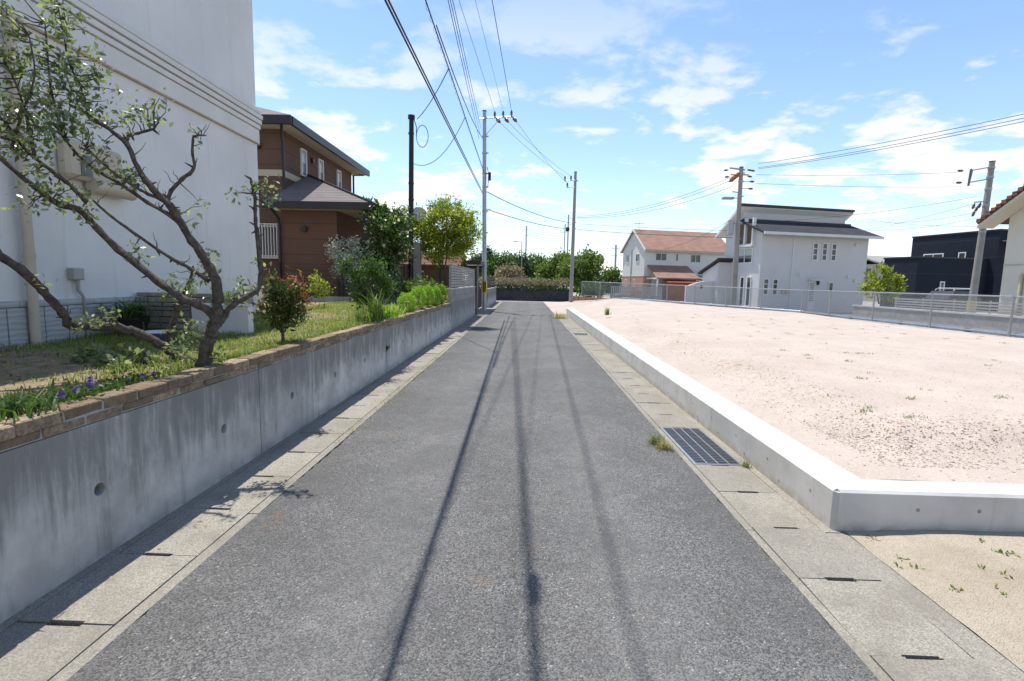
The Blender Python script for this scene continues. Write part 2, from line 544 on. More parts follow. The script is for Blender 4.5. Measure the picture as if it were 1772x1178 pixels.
def origin_of(parent):
    v = Vector((0, 0, 0))
    while parent is not None:
        v += parent.location
        parent = parent.parent
    return v


class MB:
    def __init__(self, mtx=None):
        self.v, self.f, self.m = [], [], mtx

    def add(self, verts, faces):
        k = len(self.v)
        for p in verts:
            p = Vector(p)
            self.v.append(self.m @ p if self.m is not None else p)
        self.f += [tuple(i + k for i in q) for q in faces]
        return self

    def box(self, x0, x1, y0, y1, z0, z1):
        return self.add([(x0, y0, z0), (x1, y0, z0), (x1, y1, z0), (x0, y1, z0),
                         (x0, y0, z1), (x1, y0, z1), (x1, y1, z1), (x0, y1, z1)],
                        [(0, 3, 2, 1), (4, 5, 6, 7), (0, 1, 5, 4), (1, 2, 6, 5), (2, 3, 7, 6), (3, 0, 4, 7)])

    def hexa(self, pts):
        """8 points: bottom ring of four, then top ring of four"""
        return self.add(pts, [(0, 3, 2, 1), (4, 5, 6, 7), (0, 1, 5, 4), (1, 2, 6, 5), (2, 3, 7, 6), (3, 0, 4, 7)])

    def prism(self, poly, axis, a0, a1):
        """polygon in the two other axes, extruded along axis"""
        n = len(poly)
        vs = []
        for a in (a0, a1):
            for (p, q) in poly:
                vs.append({'x': (a, p, q), 'y': (p, a, q), 'z': (p, q, a)}[axis])
        fs = [tuple(range(n)), tuple(range(2 * n - 1, n - 1, -1))]
        fs += [(i, i + n, (i + 1) % n + n, (i + 1) % n) for i in range(n)]
        return self.add(vs, fs)

    def slab(self, quad, th):
        """a sheet of thickness th below a 3- or 4-point polygon"""
        n = len(quad)
        q = [Vector(p) for p in quad]
        nr = (q[1] - q[0]).cross(q[2] - q[0]).normalized()
        if nr.z < 0:
            nr = -nr
        vs = q + [p - nr * th for p in q]
        fs = [tuple(range(n)), tuple(range(2 * n - 1, n - 1, -1))]
        fs += [(i, i + n, (i + 1) % n + n, (i + 1) % n) for i in range(n)]
        return self.add(vs, fs)

    def tube(self, pts, r, n=8, cap=True):
        pts = [Vector(p) for p in pts]
        rs = r if isinstance(r, (list, tuple)) else [r] * len(pts)
        rings, prev = [], None
        for i, p in enumerate(pts):
            d = (pts[min(i + 1, len(pts) - 1)] - pts[max(i - 1, 0)])
            d = d.normalized() if d.length > 1e-9 else Vector((0, 0, 1))
            if prev is None:
                a = d.cross(Vector((0, 0, 1)))
                if a.length < 1e-3:
                    a = d.cross(Vector((0, 1, 0)))
                a.normalize()
            else:
                a = prev - d * prev.dot(d)
                if a.length < 1e-4:
                    a = d.cross(Vector((0.3, 0.9, 0.2)))
                a.normalize()
            prev = a
            b = d.cross(a)
            rings.append([p + (a * math.cos(2 * math.pi * k / n) + b * math.sin(2 * math.pi * k / n)) * rs[i] for k in range(n)])
        vs = [q for ring in rings for q in ring]
        fs = []
        for i in range(len(pts) - 1):
            for k in range(n):
                fs.append((i * n + k, i * n + (k + 1) % n, (i + 1) * n + (k + 1) % n, (i + 1) * n + k))
        if cap:
            fs.append(tuple(range(n - 1, -1, -1)))
            fs.append(tuple((len(pts) - 1) * n + k for k in range(n)))
        return self.add(vs, fs)

    def lathe(self, c, prof, n=16):
        """prof: list of (radius, z) from below to above, about a vertical axis at c"""
        return self.tube([(c[0], c[1], c[2] + z) for _, z in prof], [max(r, 1e-4) for r, _ in prof], n)

    def mesh(self, name):
        me = bpy.data.meshes.new(name)
        me.from_pydata([tuple(p) for p in self.v], [], self.f)
        bm = bmesh.new()
        bm.from_mesh(me)
        bmesh.ops.recalc_face_normals(bm, faces=bm.faces)
        bm.to_mesh(me)
        bm.free()
        return me

    def build(self, name, mat, parent=None, smooth=False, bevel=0.0, kind=None):
        off = origin_of(parent)
        self.v = [p - off for p in self.v]
        me = self.mesh(name)
        if bevel:
            bm = bmesh.new()
            bm.from_mesh(me)
            bmesh.ops.bevel(bm, geom=list(bm.edges), offset=bevel, segments=1, affect='EDGES')
            bm.to_mesh(me)
            bm.free()
        if smooth:
            me.polygons.foreach_set("use_smooth", [True] * len(me.polygons))
            me.set_sharp_from_angle(angle=math.radians(40))
        me.materials.append(MATS[mat])
        o = bpy.data.objects.new(name, me)
        COL.objects.link(o)
        o.parent = parent
        if kind:
            o["kind"] = kind
        return o


def inst(src, parent, loc, rot=(0, 0, 0), scale=(1, 1, 1)):
    o = src.copy()
    COL.objects.link(o)
    o.parent = parent
    o.location = loc
    o.rotation_euler = rot
    o.scale = scale
    return o


def npmesh(name, V, F, mat, parent=None, kind=None, smooth=False):
    """fast mesh from numpy vertices (N,3) and equal-sided faces (M,k)"""
    V = np.asarray(V, np.float32) - np.array(origin_of(parent), np.float32)
    F = np.asarray(F, np.int32)
    me = bpy.data.meshes.new(name)
    me.vertices.add(len(V))
    me.vertices.foreach_set("co", V.ravel())
    k = F.shape[1]
    me.loops.add(F.size)
    me.loops.foreach_set("vertex_index", F.ravel())
    me.polygons.add(len(F))
    me.polygons.foreach_set("loop_start", np.arange(0, F.size, k, dtype=np.int32))
    me.polygons.foreach_set("loop_total", np.full(len(F), k, np.int32))
    if smooth:
        me.polygons.foreach_set("use_smooth", np.ones(len(F), bool))
    me.update(calc_edges=True)
    me.materials.append(MATS[mat])
    o = bpy.data.objects.new(name, me)
    COL.objects.link(o)
    o.parent = parent
    if kind:
        o["kind"] = kind
    return o


def leaves(P, size, aspect=0.5, up=0.35, out=None, fold=0.25, droop=0.0):
    """P (N,3) leaf bases -> folded diamond leaves"""
    n = len(P)
    d = rng.normal(size=(n, 3))
    d[:, 2] += up
    if out is not None:
        d += out
    d /= np.linalg.norm(d, axis=1)[:, None]
    a = rng.normal(size=(n, 3))
    s = np.cross(d, a)
    s /= np.linalg.norm(s, axis=1)[:, None] + 1e-9
    nn = np.cross(d, s)
    L = (size * rng.uniform(0.65, 1.35, n))[:, None]
    w = L * aspect * 0.5
    mid = P + d * L * 0.45
    tip = P + d * L + np.array([0, 0, -1]) * L * droop
    V = np.stack([P, mid + s * w + nn * w * fold, tip, mid - s * w + nn * w * fold], 1).reshape(-1, 3)
    F = np.arange(4 * n).reshape(n, 4)
    return V, F


def blades(P, h, w, lean=0.5, bend=0.4):
    """grass blades as bent strips of two quads"""
    n = len(P)
    th = rng.uniform(0, 2 * math.pi, n)
    dr = np.stack([np.cos(th), np.sin(th), np.zeros(n)], 1)
    sd_ = np.stack([-np.sin(th), np.cos(th), np.zeros(n)], 1)
    H = (h * rng.uniform(0.5, 1.4, n))[:, None]
    ln = (lean * rng.uniform(0.1, 1.0, n))[:, None]
    W = w * rng.uniform(0.7, 1.3, n)[:, None]
    up_ = np.array([0, 0, 1.0])
    m = P + up_ * H * 0.6 + dr * H * ln * 0.4
    tp = P + up_ * H * (1 - 0.35 * ln * bend) + dr * H * ln * (0.8 + bend)
    V = np.stack([P - sd_ * W, P + sd_ * W, m + sd_ * W * 0.8, m - sd_ * W * 0.8, tp + sd_ * W * 0.15, tp - sd_ * W * 0.15], 1).reshape(-1, 3)
    i = np.arange(n)[:, None] * 6
    F = np.concatenate([i + np.array([[0, 1, 2, 3]]), i + np.array([[3, 2, 4, 5]])], 0)
    return V, F


def clump_points(blobs, n, clumps, sigma, shell=0.55):
    """leaf bases gathered in clumps spread through a set of ellipsoids [(cx,cy,cz),(rx,ry,rz)]"""
    vols = np.array([b[1][0] * b[1][1] * b[1][2] for b in blobs]) ** 0.7
    which = rng.choice(len(blobs), clumps, p=vols / vols.sum())
    d = rng.normal(size=(clumps, 3))
    d /= np.linalg.norm(d, axis=1)[:, None]
    r = rng.uniform(shell, 1.0, clumps) ** 0.7
    C = np.array([blobs[k][0] for k in which]) + d * r[:, None] * np.array([blobs[k][1] for k in which])
    wgt = rng.uniform(0.3, 1.6, clumps)
    pick = rng.choice(clumps, n, p=wgt / wgt.sum())
    P = C[pick] + rng.normal(size=(n, 3)) * sigma * rng.uniform(0.5, 1.3, clumps)[pick][:, None]
    return P, C


def wiggle(p0, p1, n, amp):
    p0, p1 = Vector(p0), Vector(p1)
    out = []
    for i in range(n + 1):
        f = i / n
        q = p0.lerp(p1, f)
        if 0 < i < n:
            q += Vector(rng.normal(size=3)) * amp
        out.append(q)
    return out


def tree(name, label, cat, base, blobs, n, leaf, mat, clumps=60, sigma=0.12, trunk_r=0.08, stems=1, bark="bark",
         aspect=0.5, up=0.3, group=None, shell=0.45, extra=None, trunk_to=0.55, limbs=14):
    base = Vector(base)
    o = thing(name, base, label, cat, group)
    P, C = clump_points(blobs, n, clumps, sigma, shell)
    m = MB()
    cen = Vector(np.mean([b[0] for b in blobs], axis=0))
    tops = []
    for s in range(stems):
        off = Vector((rng.uniform(-1, 1), rng.uniform(-1, 1), 0)) * (trunk_r * 2.5 if stems > 1 else 0)
        top = base.lerp(cen, trunk_to * rng.uniform(0.9, 1.15)) + off * (3 if stems > 1 else 0)
        top2 = base.lerp(cen, min(1.0, trunk_to + 0.45)) + off * 4
        pts = wiggle(base + off - Vector((0, 0, 0.03)), top, 4, trunk_r * 0.5) + [top2]
        rs = [trunk_r * (1.25 - 0.17 * i) for i in range(len(pts) - 1)] + [trunk_r * 0.25]
        m.tube(pts, rs, 8)
        tops.append(top)
    for k in range(limbs):
        tgt = Vector(C[rng.integers(len(C))])
        tp = tops[k % len(tops)]
        m.tube(wiggle(tp, tgt, 4, trunk_r * 0.5), [trunk_r * 0.55, trunk_r * 0.4, trunk_r * 0.28, trunk_r * 0.18, trunk_r * 0.08], 5)
    m.build("trunk", bark, o, smooth=True)
    out = (P - np.array(cen)) * 0.6 / (np.linalg.norm(P - np.array(cen), axis=1)[:, None] + 1e-6)
    V, F = leaves(P, leaf, aspect, up, out)
    npmesh("crown", V, F, mat, o, kind="stuff")
    if extra:
        for (nm, mt, k, sz, asp) in extra:
            idx = rng.choice(len(P), k)
            V, F = leaves(P[idx] + out[idx] * sigma * 0.8 + rng.normal(size=(k, 3)) * 0.02, sz, asp, 0.8, out[idx])
            npmesh(nm, V, F, mt, o, kind="stuff")
    return o


def smooth01(x):
    x = np.clip(x, 0, 1)
    return x * x * (3 - 2 * x)


def vnoise(x, y, s, seed=0):
    """cheap smooth value noise for uneven ground"""
    x, y = np.asarray(x) * s, np.asarray(y) * s
    xi, yi = np.floor(x).astype(int), np.floor(y).astype(int)
    fx, fy = smooth01(x - xi), smooth01(y - yi)

    def h(a, b):
        v = np.sin(a * 127.1 + b * 311.7 + seed * 74.7) * 43758.5453
        return v - np.floor(v)
    return (h(xi, yi) * (1 - fx) * (1 - fy) + h(xi + 1, yi) * fx * (1 - fy) + h(xi, yi + 1) * (1 - fx) * fy + h(xi + 1, yi + 1) * fx * fy)


def grid_sheet(name, xs, ys, zf, mat, xmap=None):
    nx, ny = len(xs), len(ys)
    Xg, Yg = np.meshgrid(xs, ys)
    if xmap:
        Xg = xmap(Xg, Yg)
    Z = zf(Xg, Yg)
    V = np.stack([Xg, Yg, Z], -1).reshape(-1, 3)
    i = np.arange(ny - 1)[:, None] * nx + np.arange(nx - 1)[None, :]
    F = np.stack([i, i + 1, i + nx + 1, i + nx], -1).reshape(-1, 4)
    return npmesh(name, V, F, mat, None, "structure", smooth=True)

# ================================================================== THE SETTING
m = MB()
m.add([(-4000, -4000, -0.3), (4000, -4000, -0.3), (4000, 4000, -0.3), (-4000, 4000, -0.3)], [(0, 1, 2, 3)])
tag(m.build("ground", "terrain"), kind="structure")

# road, with slightly ragged edges against the gutters
ysr = np.arange(-6, 41.01, 0.08)
jl_ = -1.785 + rng.normal(size=len(ysr)) * 0.006 + 0.01 * np.sin(ysr * 1.7)
jr_ = 1.525 + rng.normal(size=len(ysr)) * 0.008 + 0.018 * np.sin(ysr * 1.1 + 1)
V = np.concatenate([np.stack([jl_, ysr, np.zeros_like(ysr)], 1), np.stack([jr_, ysr, np.zeros_like(ysr)], 1)])
k = len(ysr)
i = np.arange(k - 1)
npmesh("road", V, np.stack([i, i + k, i + k + 1, i + 1], 1), "asphalt", None, "structure")
m = MB()
m.box(-26, 3.4, 41.0, 43.9, -0.2, 0.004)
tag(m.build("cross_road", "asphalt_far"), kind="structure")
m = MB()
m.box(-1.9, 1.9, -6, 41.2, -0.25, -0.06)
tag(m.build("road_bed", "pit_dark"), kind="structure")

# ---- gutters
LID = 0.6


def lid_mesh():
    m = MB()
    w, l, s, d = 0.2275, 0.296, 0.082, 0.013
    poly = [(-w, -l), (-s, -l), (-s, -l + d), (s, -l + d), (s, -l), (w, -l), (w, l), (s, l), (s, l - d), (-s, l - d), (-s, l), (-w, l)]
    m.prism(poly, 'z', -0.07, 0.0)
    return m


def gutter(xc, y_joint, y0, y1, rims, skip=()):
    g = bpy.data.objects.new("street_gutter", None)
    COL.objects.link(g)
    g.location = (xc, 0, 0)
    tag(g, kind="structure")
    for (a, b, zt) in rims:
        ys = np.arange(y0, y1, 2.4)
        for yy in ys:
            m = MB()
            m.box(a, b, yy + 0.003, min(yy + 2.4, y1) - 0.003, -0.25, zt + float(rng.uniform(-0.002, 0.002)))
            m.build("rim", "gutter_concrete", g)
    proto = None
    kk = math.ceil((y0 - y_joint) / LID)
    while y_joint + LID * (kk + 1) <= y1:
        yc = y_joint + LID * (kk + 0.5)
        kk += 1
        if any(a < yc < b for a, b in skip):
            continue
        zz = 0.004 + float(rng.uniform(-0.003, 0.003))
        rr = (float(rng.normal()) * 0.004, float(rng.normal()) * 0.004, float(rng.normal()) * 0.004)
        if proto is None:
            proto = lid_mesh().build("lid", "gutter_concrete", None)
            proto.parent = g
            proto.location = (0, yc, zz)
            proto.rotation_euler = rr
        else:
            inst(proto, g, (0, yc, zz), rr)
    return g


gutter(-2.09, 2.15, -3.9, 24.6, [(-1.857, -1.79, 0.001), (-2.385, -2.322, 0.012)])
g_r = gutter(1.80, 2.14, -3.9, 26.2, [(1.515, 1.568, 0.002), (2.032, 2.18, 0.001)], skip=[(4.5, 5.8), (15.8, 16.4)])

# ---- drain grates


def grate(yc, length, label, bars=True):
    g = thing("drain_grate", (1.80, yc, -0.25), label, "drain grate", "steel grates in the right gutter")
    a, b = yc - length / 2, yc + length / 2
    m = MB()
    for (x0, x1, y0, y1) in ((1.572, 1.60, a, b), (2.0, 2.028, a, b), (1.60, 2.0, a, a + 0.022), (1.60, 2.0, b - 0.022, b)):
        m.box(x0, x1, y0, y1, -0.06, 0.006)
    m.build("frame", "galv", g)
    # four flat bearing bars lengthwise, many thin ones across
    xs = [1.70, 1.80, 1.90]
    p = None
    for x in xs:
        if p is None:
            p = MB().box(x - 0.0055, x + 0.0055, a + 0.022, b - 0.022, -0.05, 0.009).build("bearing_bar", "galv", g)
            x0 = x
        else:
            inst(p, g, (x - x0, 0, 0))
    n = int(length / 0.046)
    p = None
    for q in range(1, n):
        y = a + length * q / n
        if p is None:
            p = MB().box(1.60, 2.0, y - 0.004, y + 0.004, -0.02, 0.0055).build("cross_bar", "galv", g)
            y0 = y
        else:
            inst(p, g, (0, y - y0, 0))
    return g


grate(5.14, 1.196, "large steel drain grate in the right gutter nearest the concrete corner")
grate(16.1, 0.596, "small far steel drain grate in the right gutter")

# ---- left retaining wall: panels with weep holes, brick coping
WX = -2.362
wall_l = thing("retaining_wall", (WX, 0, 0), "stained grey concrete retaining wall with brick coping along the left gutter", "wall")
HOLES = [2.70 + 1.195 * k for k in range(-4, 12)]
HZ, HR = 0.41, 0.037


def panel(y0, y1, zt):
    """front slab with round weep holes"""
    m = MB()
    hs = [h for h in HOLES if y0 + 0.12 < h < y1 - 0.12]
    x, xb = WX, WX - 0.16
    cuts = [y0]
    for h in hs:
        cuts += [h - 0.07, h + 0.07]
    cuts.append(y1)

    def q(ya, yb, za, zb):
        m.add([(x, ya, za), (x, yb, za), (x, yb, zb), (x, ya, zb)], [(0, 1, 2, 3)])
    for a, b in zip(cuts[0::2], cuts[1::2]):
        q(a, b, -0.2, zt)
    for h in hs:
        q(h - 0.07, h + 0.07, -0.2, HZ - 0.07)
        q(h - 0.07, h + 0.07, HZ + 0.07, zt)
        sq, ci, cb = [], [], []
        for k in range(16):
            an = 2 * math.pi * k / 16
            c, s = math.cos(an), math.sin(an)
            e = 0.07 / max(abs(c), abs(s))
            sq.append((x, h + c * e, HZ + s * e))
            ci.append((x, h + c * HR, HZ + s * HR))
            cb.append((x - 0.13, h + c * HR * 0.9, HZ + s * HR * 0.9 + 0.01))
        m.add(sq + ci + cb, [(k, (k + 1) % 16, 16 + (k + 1) % 16, 16 + k) for k in range(16)] +
              [(16 + k, 16 + (k + 1) % 16, 32 + (k + 1) % 16, 32 + k) for k in range(16)] + [tuple(range(47, 31, -1))])
    m.add([(x, y0, zt), (x, y1, zt), (xb, y1, zt), (xb, y0, zt), (x, y0, -0.2), (x, y1, -0.2), (xb, y1, -0.2), (xb, y0, -0.2)],
          [(0, 1, 2, 3), (0, 3, 7, 4), (1, 5, 6, 2), (2, 6, 7, 3), (4, 7, 6, 5)])
    return m


JO = [-3.9, -0.25, 2.10, 4.45, 5.60, 7.95, 10.3, 12.65, 16.42]
for a, b in zip(JO[:-1], JO[1:]):
    panel(a + 0.006, b - 0.006, 0.792 + 0.002 * (a > 4)).build("panel", "old_concrete", wall_l)
    MB().box(WX - 0.12, WX - 0.012, b - 0.006, b + 0.006, -0.2, 0.79).build("joint_filler", "mortar", wall_l)
MB().box(WX - 0.125, WX - 0.004, -3.9, 16.42, 0.796, 0.898).build("mortar_bed", "mortar", wall_l)


def brick_src(l, d, h, amp, seed):
    bm = bmesh.new()
    bmesh.ops.create_cube(bm, size=1)
    bmesh.ops.scale(bm, vec=(d, l, h), verts=bm.verts)
    r = random.Random(seed)
    for v in bm.verts:
        v.co += Vector((r.uniform(-1, 1), r.uniform(-1, 1), r.uniform(-1, 1))) * amp
    bmesh.ops.bevel(bm, geom=list(bm.edges), offset=0.006, segments=1, affect='EDGES')
    me = bpy.data.meshes.new("brick")
    bm.to_mesh(me)
    bm.free()
    me.materials.append(MATS["brick"])
    return me


caps = [brick_src(0.243, 0.135, 0.064, 0.005, s) for s in range(5)]
lows = [brick_src(0.243, 0.130, 0.044, 0.004, s + 9) for s in range(5)]
for c0, srcs, z, hx in ((2.26, caps, 0.880, -0.062), (2.39, lows, 0.822, -0.06)):
    q = 0
    y = c0 - 0.255 * 24
    while y + 0.255 <= 16.43:
        o = bpy.data.objects.new("brick", srcs[q % 5 if q % 3 else (q * 7) % 5])
        COL.objects.link(o)
        o.parent = wall_l
        o.location = (hx + float(rng.normal()) * 0.003, y + 0.1275, z + float(rng.normal()) * 0.002)
        o.rotation_euler = (float(rng.normal()) * 0.01, float(rng.normal()) * 0.012, float(rng.normal()) * 0.012 + (math.pi if q % 2 else 0))
        y += 0.255
        q += 1

# ---- garden terrace behind that wall
def garden_z(X, Y):
    z = 0.85 + 0.05 * (vnoise(X, Y, 0.9, 3) - 0.5) + 0.025 * (vnoise(X, Y, 3.5, 5) - 0.5) + 0.012 * (vnoise(X, Y, 11, 6) - 0.5)
    return z + 0.10 * smooth01((np.asarray(Y) - 6) / 9.0)


grid_sheet("garden_ground", np.linspace(-14, -2.47, 120), np.linspace(-4, 26, 260), garden_z, "garden_earth")

# ---- right retaining wall
RX = 2.10
wall_r = thing("retaining_wall", (RX, 3.33, 0), "low pale new concrete retaining wall with sharp corner round the sand lot", "wall")


def rw_top(y):
    return 0.285 + 0.0036 * (y - 3.33)


def beam_y(y0, y1):
    """wall along the road, chamfered top, sloping with the lot"""
    c, w = 0.018, 0.32
    m = MB()
    prof = lambda y: [(RX, y, -0.2), (RX, y, rw_top(y) - c), (RX + c, y, rw_top(y)), (RX + w - c, y, rw_top(y)), (RX + w, y, rw_top(y) - c), (RX + w, y, -0.2)]
    vs = prof(y0) + prof(y1)
    m.add(vs, [tuple(range(5, -1, -1)), tuple(range(6, 12))] + [(i, (i + 1) % 6, 6 + (i + 1) % 6, 6 + i) for i in range(6)])
    return m


beam_y(3.36, 12.385).build("panel", "new_concrete", wall_r)
beam_y(12.40, 26.0).build("panel", "new_concrete", wall_r)
MB().box(RX + 0.02, RX + 0.18, 12.385, 12.40, -0.2, rw_top(12.4) - 0.01).build("joint_filler", "block_dark", wall_r)
c = 0.018
zt = 0.286
m = MB()
prof = lambda x: [(x, 3.33, -0.2), (x, 3.33, zt - c), (x, 3.33 + c, zt), (x, 3.56 - c, zt), (x, 3.56, zt - c), (x, 3.56, -0.2)]
a_, b_ = prof(RX + 0.03), prof(17.0)
m.add(a_ + b_, [tuple(range(5, -1, -1)), tuple(range(6, 12))] + [(i, (i + 1) % 6, 6 + (i + 1) % 6, 6 + i) for i in range(6)])
m.add([(RX, 3.36, -0.2), (RX + 0.03, 3.33, -0.2), (RX + 0.03, 3.40, -0.2), (RX, 3.36, zt - 0.02), (RX + 0.03, 3.33, zt - 0.02), (RX + 0.03, 3.40, zt - 0.02)],
      [(0, 1, 4, 3), (3, 4, 5), (0, 2, 1), (0, 3, 5, 2)])
m.build("front_panel", "new_concrete", wall_r)
plug = None
for k in range(34):
    y = 3.62 + 0.33 * k + (0.12 if k % 2 else 0)
    z = (0.165, 0.055)[k % 2] + 0.001 * k
    loc = (0.0005, y - 3.33, z)
    if plug is None:
        m = MB()
        m.tube([(RX - 0.0015, y, z), (RX + 0.002, y, z)], 0.0125, 10)
        plug = m.build("tie_plug", "block_grey", wall_r)
        py0, pz0 = y, z
    else:
        inst(plug, wall_r, (0, y - py0, z - pz0))
plug = None
for k, x in enumerate((2.65, 3.05, 3.47, 3.86, 4.3, 4.7)):
    if plug is None:
        m = MB()
        m.tube([(x, 3.33 - 0.0015, 0.165), (x, 3.332, 0.165)], 0.0135, 10)
        plug = m.build("tie_plug", "block_grey", wall_r)
    else:
        inst(plug, wall_r, (x - 2.65, 0, 0.004 * (k % 2)))

# ---- the sand lot and the sandy verges
FENCE = [(14.55, 9.0), (14.35, 27.0), (4.6, 42.4)]


def fence_x(Y):
    Y = np.asarray(Y, float)
    return np.where(Y < 27, 14.5, 14.35 + (Y - 27) * (4.6 - 14.35) / 15.4)


def lot_z(X, Y):
    X, Y = np.asarray(X, float), np.asarray(Y, float)
    dl = np.minimum(X - (RX + 0.3), (Y - 3.54))
    bank = smooth01((dl - 0.42 - 0.12 * vnoise(X, Y, 1.3, 8)) / 0.75)
    z = rw_top(np.minimum(Y, 26)) - 0.015 + 0.12 * bank * (1 - 0.8 * smooth01((Y - 8) / 16))
    z = z - 0.10 * smooth01((X - 6) / 8) * (1 - smooth01((Y - 20) / 12))
    ridge = np.exp(-((dl - 0.95) / 0.33) ** 2)
    z = z + ridge * (0.045 * (vnoise(X, Y, 3, 1) - 0.1) + 0.03 * (vnoise(X, Y, 13, 2) - 0.4) + 0.028 * (vnoise(X, Y, 30, 4) - 0.4)) * (1 - 0.6 * smooth01((Y - 9) / 12))
    z = z + 0.025 * (vnoise(X, Y, 1.1, 11) - 0.5) + 0.012 * (vnoise(X, Y, 6, 12) - 0.5)
    # beyond the wall's end the fill runs out to the road
    f = smooth01((Y - 24.7) / 1.2) * (1 - smooth01((X - 2.6) / 4.0))
    z = z * (1 - f) + (0.015 + 0.02 * vnoise(X, Y, 1.5, 4)) * f
    # heap of spoil in the far corner
    z = z + 0.30 * np.exp(-(((X - 5.3) / 1.5) ** 2 + ((Y - 31.5) / 2.2) ** 2)) * (0.8 + 0.4 * vnoise(X, Y, 2, 9))
    z = z + 0.2 * smooth01((Y - 30) / 10) * smooth01((X - 5) / 3)
    return np.maximum(z, 0.006)


def lot_map(U, Y):
    left = np.where(Y < 25.95, RX + 0.30, RX + 0.30 - (RX + 0.3 - 1.50) * np.clip((Y - 25.95) / 0.25, 0, 1))
    right = fence_x(Y) + 0.6
    return left + (right - left) * U ** 1.7


grid_sheet("sand_lot", np.linspace(0, 1, 230), np.concatenate([np.arange(3.55, 9, 0.03), np.arange(9, 16, 0.07), np.arange(16, 43.0, 0.16)]), lot_z, "pink_sand", lot_map)


def verge_z(X, Y):
    return 0.005 + 0.03 * smooth01((X - 2.2) / 0.7) + 0.012 * (vnoise(X, Y, 2, 21) - 0.5) + 0.008 * (vnoise(X, Y, 9, 22) - 0.5)


grid_sheet("sand_verge", np.linspace(2.176, 9, 110), np.linspace(-4, 3.36, 120), verge_z, "tan_sand")

# loose stones along the bank
n = 12000
t_ = rng.uniform(0, 1, n)
side = rng.uniform(0, 1, n) < 0.62
dd = np.abs(rng.normal(0.95, 0.30, n))
yy = 3.54 + np.where(side, dd, 0.3 + 11 * t_ ** 1.6)
xx = RX + 0.2 + np.where(side, 0.5 + 5.5 * t_ ** 1.2, dd)
stray = rng.uniform(0, 1, n) < 0.25
xx = np.where(stray, rng.uniform(2.5, 9, n), xx)
yy = np.where(stray, rng.uniform(4, 12, n), yy)
sz = rng.uniform(0.003, 0.010, n) * np.where(rng.uniform(0, 1, n) < 0.06, 1.8, 1)
P = np.stack([xx, yy, lot_z(xx, yy) + sz * 0.12], 1)
oct_ = np.array([[1, 0, 0], [0, 1, 0], [-1, 0, 0], [0, -1, 0], [0, 0, 0.5], [0, 0, -0.5]])
jit = rng.uniform(0.55, 1.35, (n, 6, 3))
V = (P[:, None, :] + oct_[None] * sz[:, None, None] * jit).reshape(-1, 3)
fo = np.array([[0, 1, 4], [1, 2, 4], [2, 3, 4], [3, 0, 4], [1, 0, 5], [2, 1, 5], [3, 2, 5], [0, 3, 5]])
F = (np.arange(n)[:, None, None] * 6 + fo[None]).reshape(-1, 3)
tag(npmesh("gravel", V, F, "pebble"), "pinkish loose gravel along the edge of the sand lot", "gravel", kind="stuff")

# ---- land beyond the lot and on the left
m = MB()
m.add([(14.9, 6, 0.0), (90, 6, 0.0), (90, 130, 0.0), (-2, 130, 0.0), (4.9, 43.5, 0.0), (15.0, 27.4, 0.0)], [(0, 1, 2, 3, 4, 5)])
tag(m.build("house_plots", "block_grey"), kind="structure")
m = MB()
m.add([(14.95, 6, 0.006), (19.4, 6, 0.006), (19.4, 31.5, 0.006), (13.8, 33.5, 0.006), (15.05, 27.4, 0.006)], [(0, 1, 2, 3, 4)])
tag(m.build("side_street", "asphalt_far"), kind="structure")
m = MB()
m.add([(-60, 26, 0.0), (-2.4, 26, 0.0), (-2.4, 41, 0.0), (-60, 41, 0.0)], [(0, 1, 2, 3)])
m.add([(-2.42, 24.6, 0.002), (-1.78, 24.6, 0.002), (-1.78, 41, 0.002), (-2.42, 41, 0.002)], [(0, 1, 2, 3)])
tag(m.build("driveway", "gutter_concrete"), kind="structure")
m = MB()
m.add([(-400, 47.5, 0.55), (400, 130.5, 0.55), (400, 700, 0.55), (-400, 700, 0.55)], [(0, 1, 2, 3)])
tag(m.build("far_field", "terrain"), kind="structure")

# ================================================================== FENCE ROUND THE LOT


def fence_base(Y):
    return 0.30 + 0.26 * max(0.0, min(1.0, (Y - 27) / 15.4))


def fence_pt(s):
    """point at run length s from the near end"""
    (x0, y0), (x1, y1), (x2, y2) = FENCE
    l1 = math.hypot(x1 - x0, y1 - y0)
    if s <= l1:
        f = s / l1
        x, y = x0 + (x1 - x0) * f, y0 + (y1 - y0) * f
    else:
        f = (s - l1) / math.hypot(x2 - x1, y2 - y1)
        x, y = x1 + (x2 - x1) * f, y1 + (y2 - y1) * f
    return Vector((x, y, fence_base(y)))


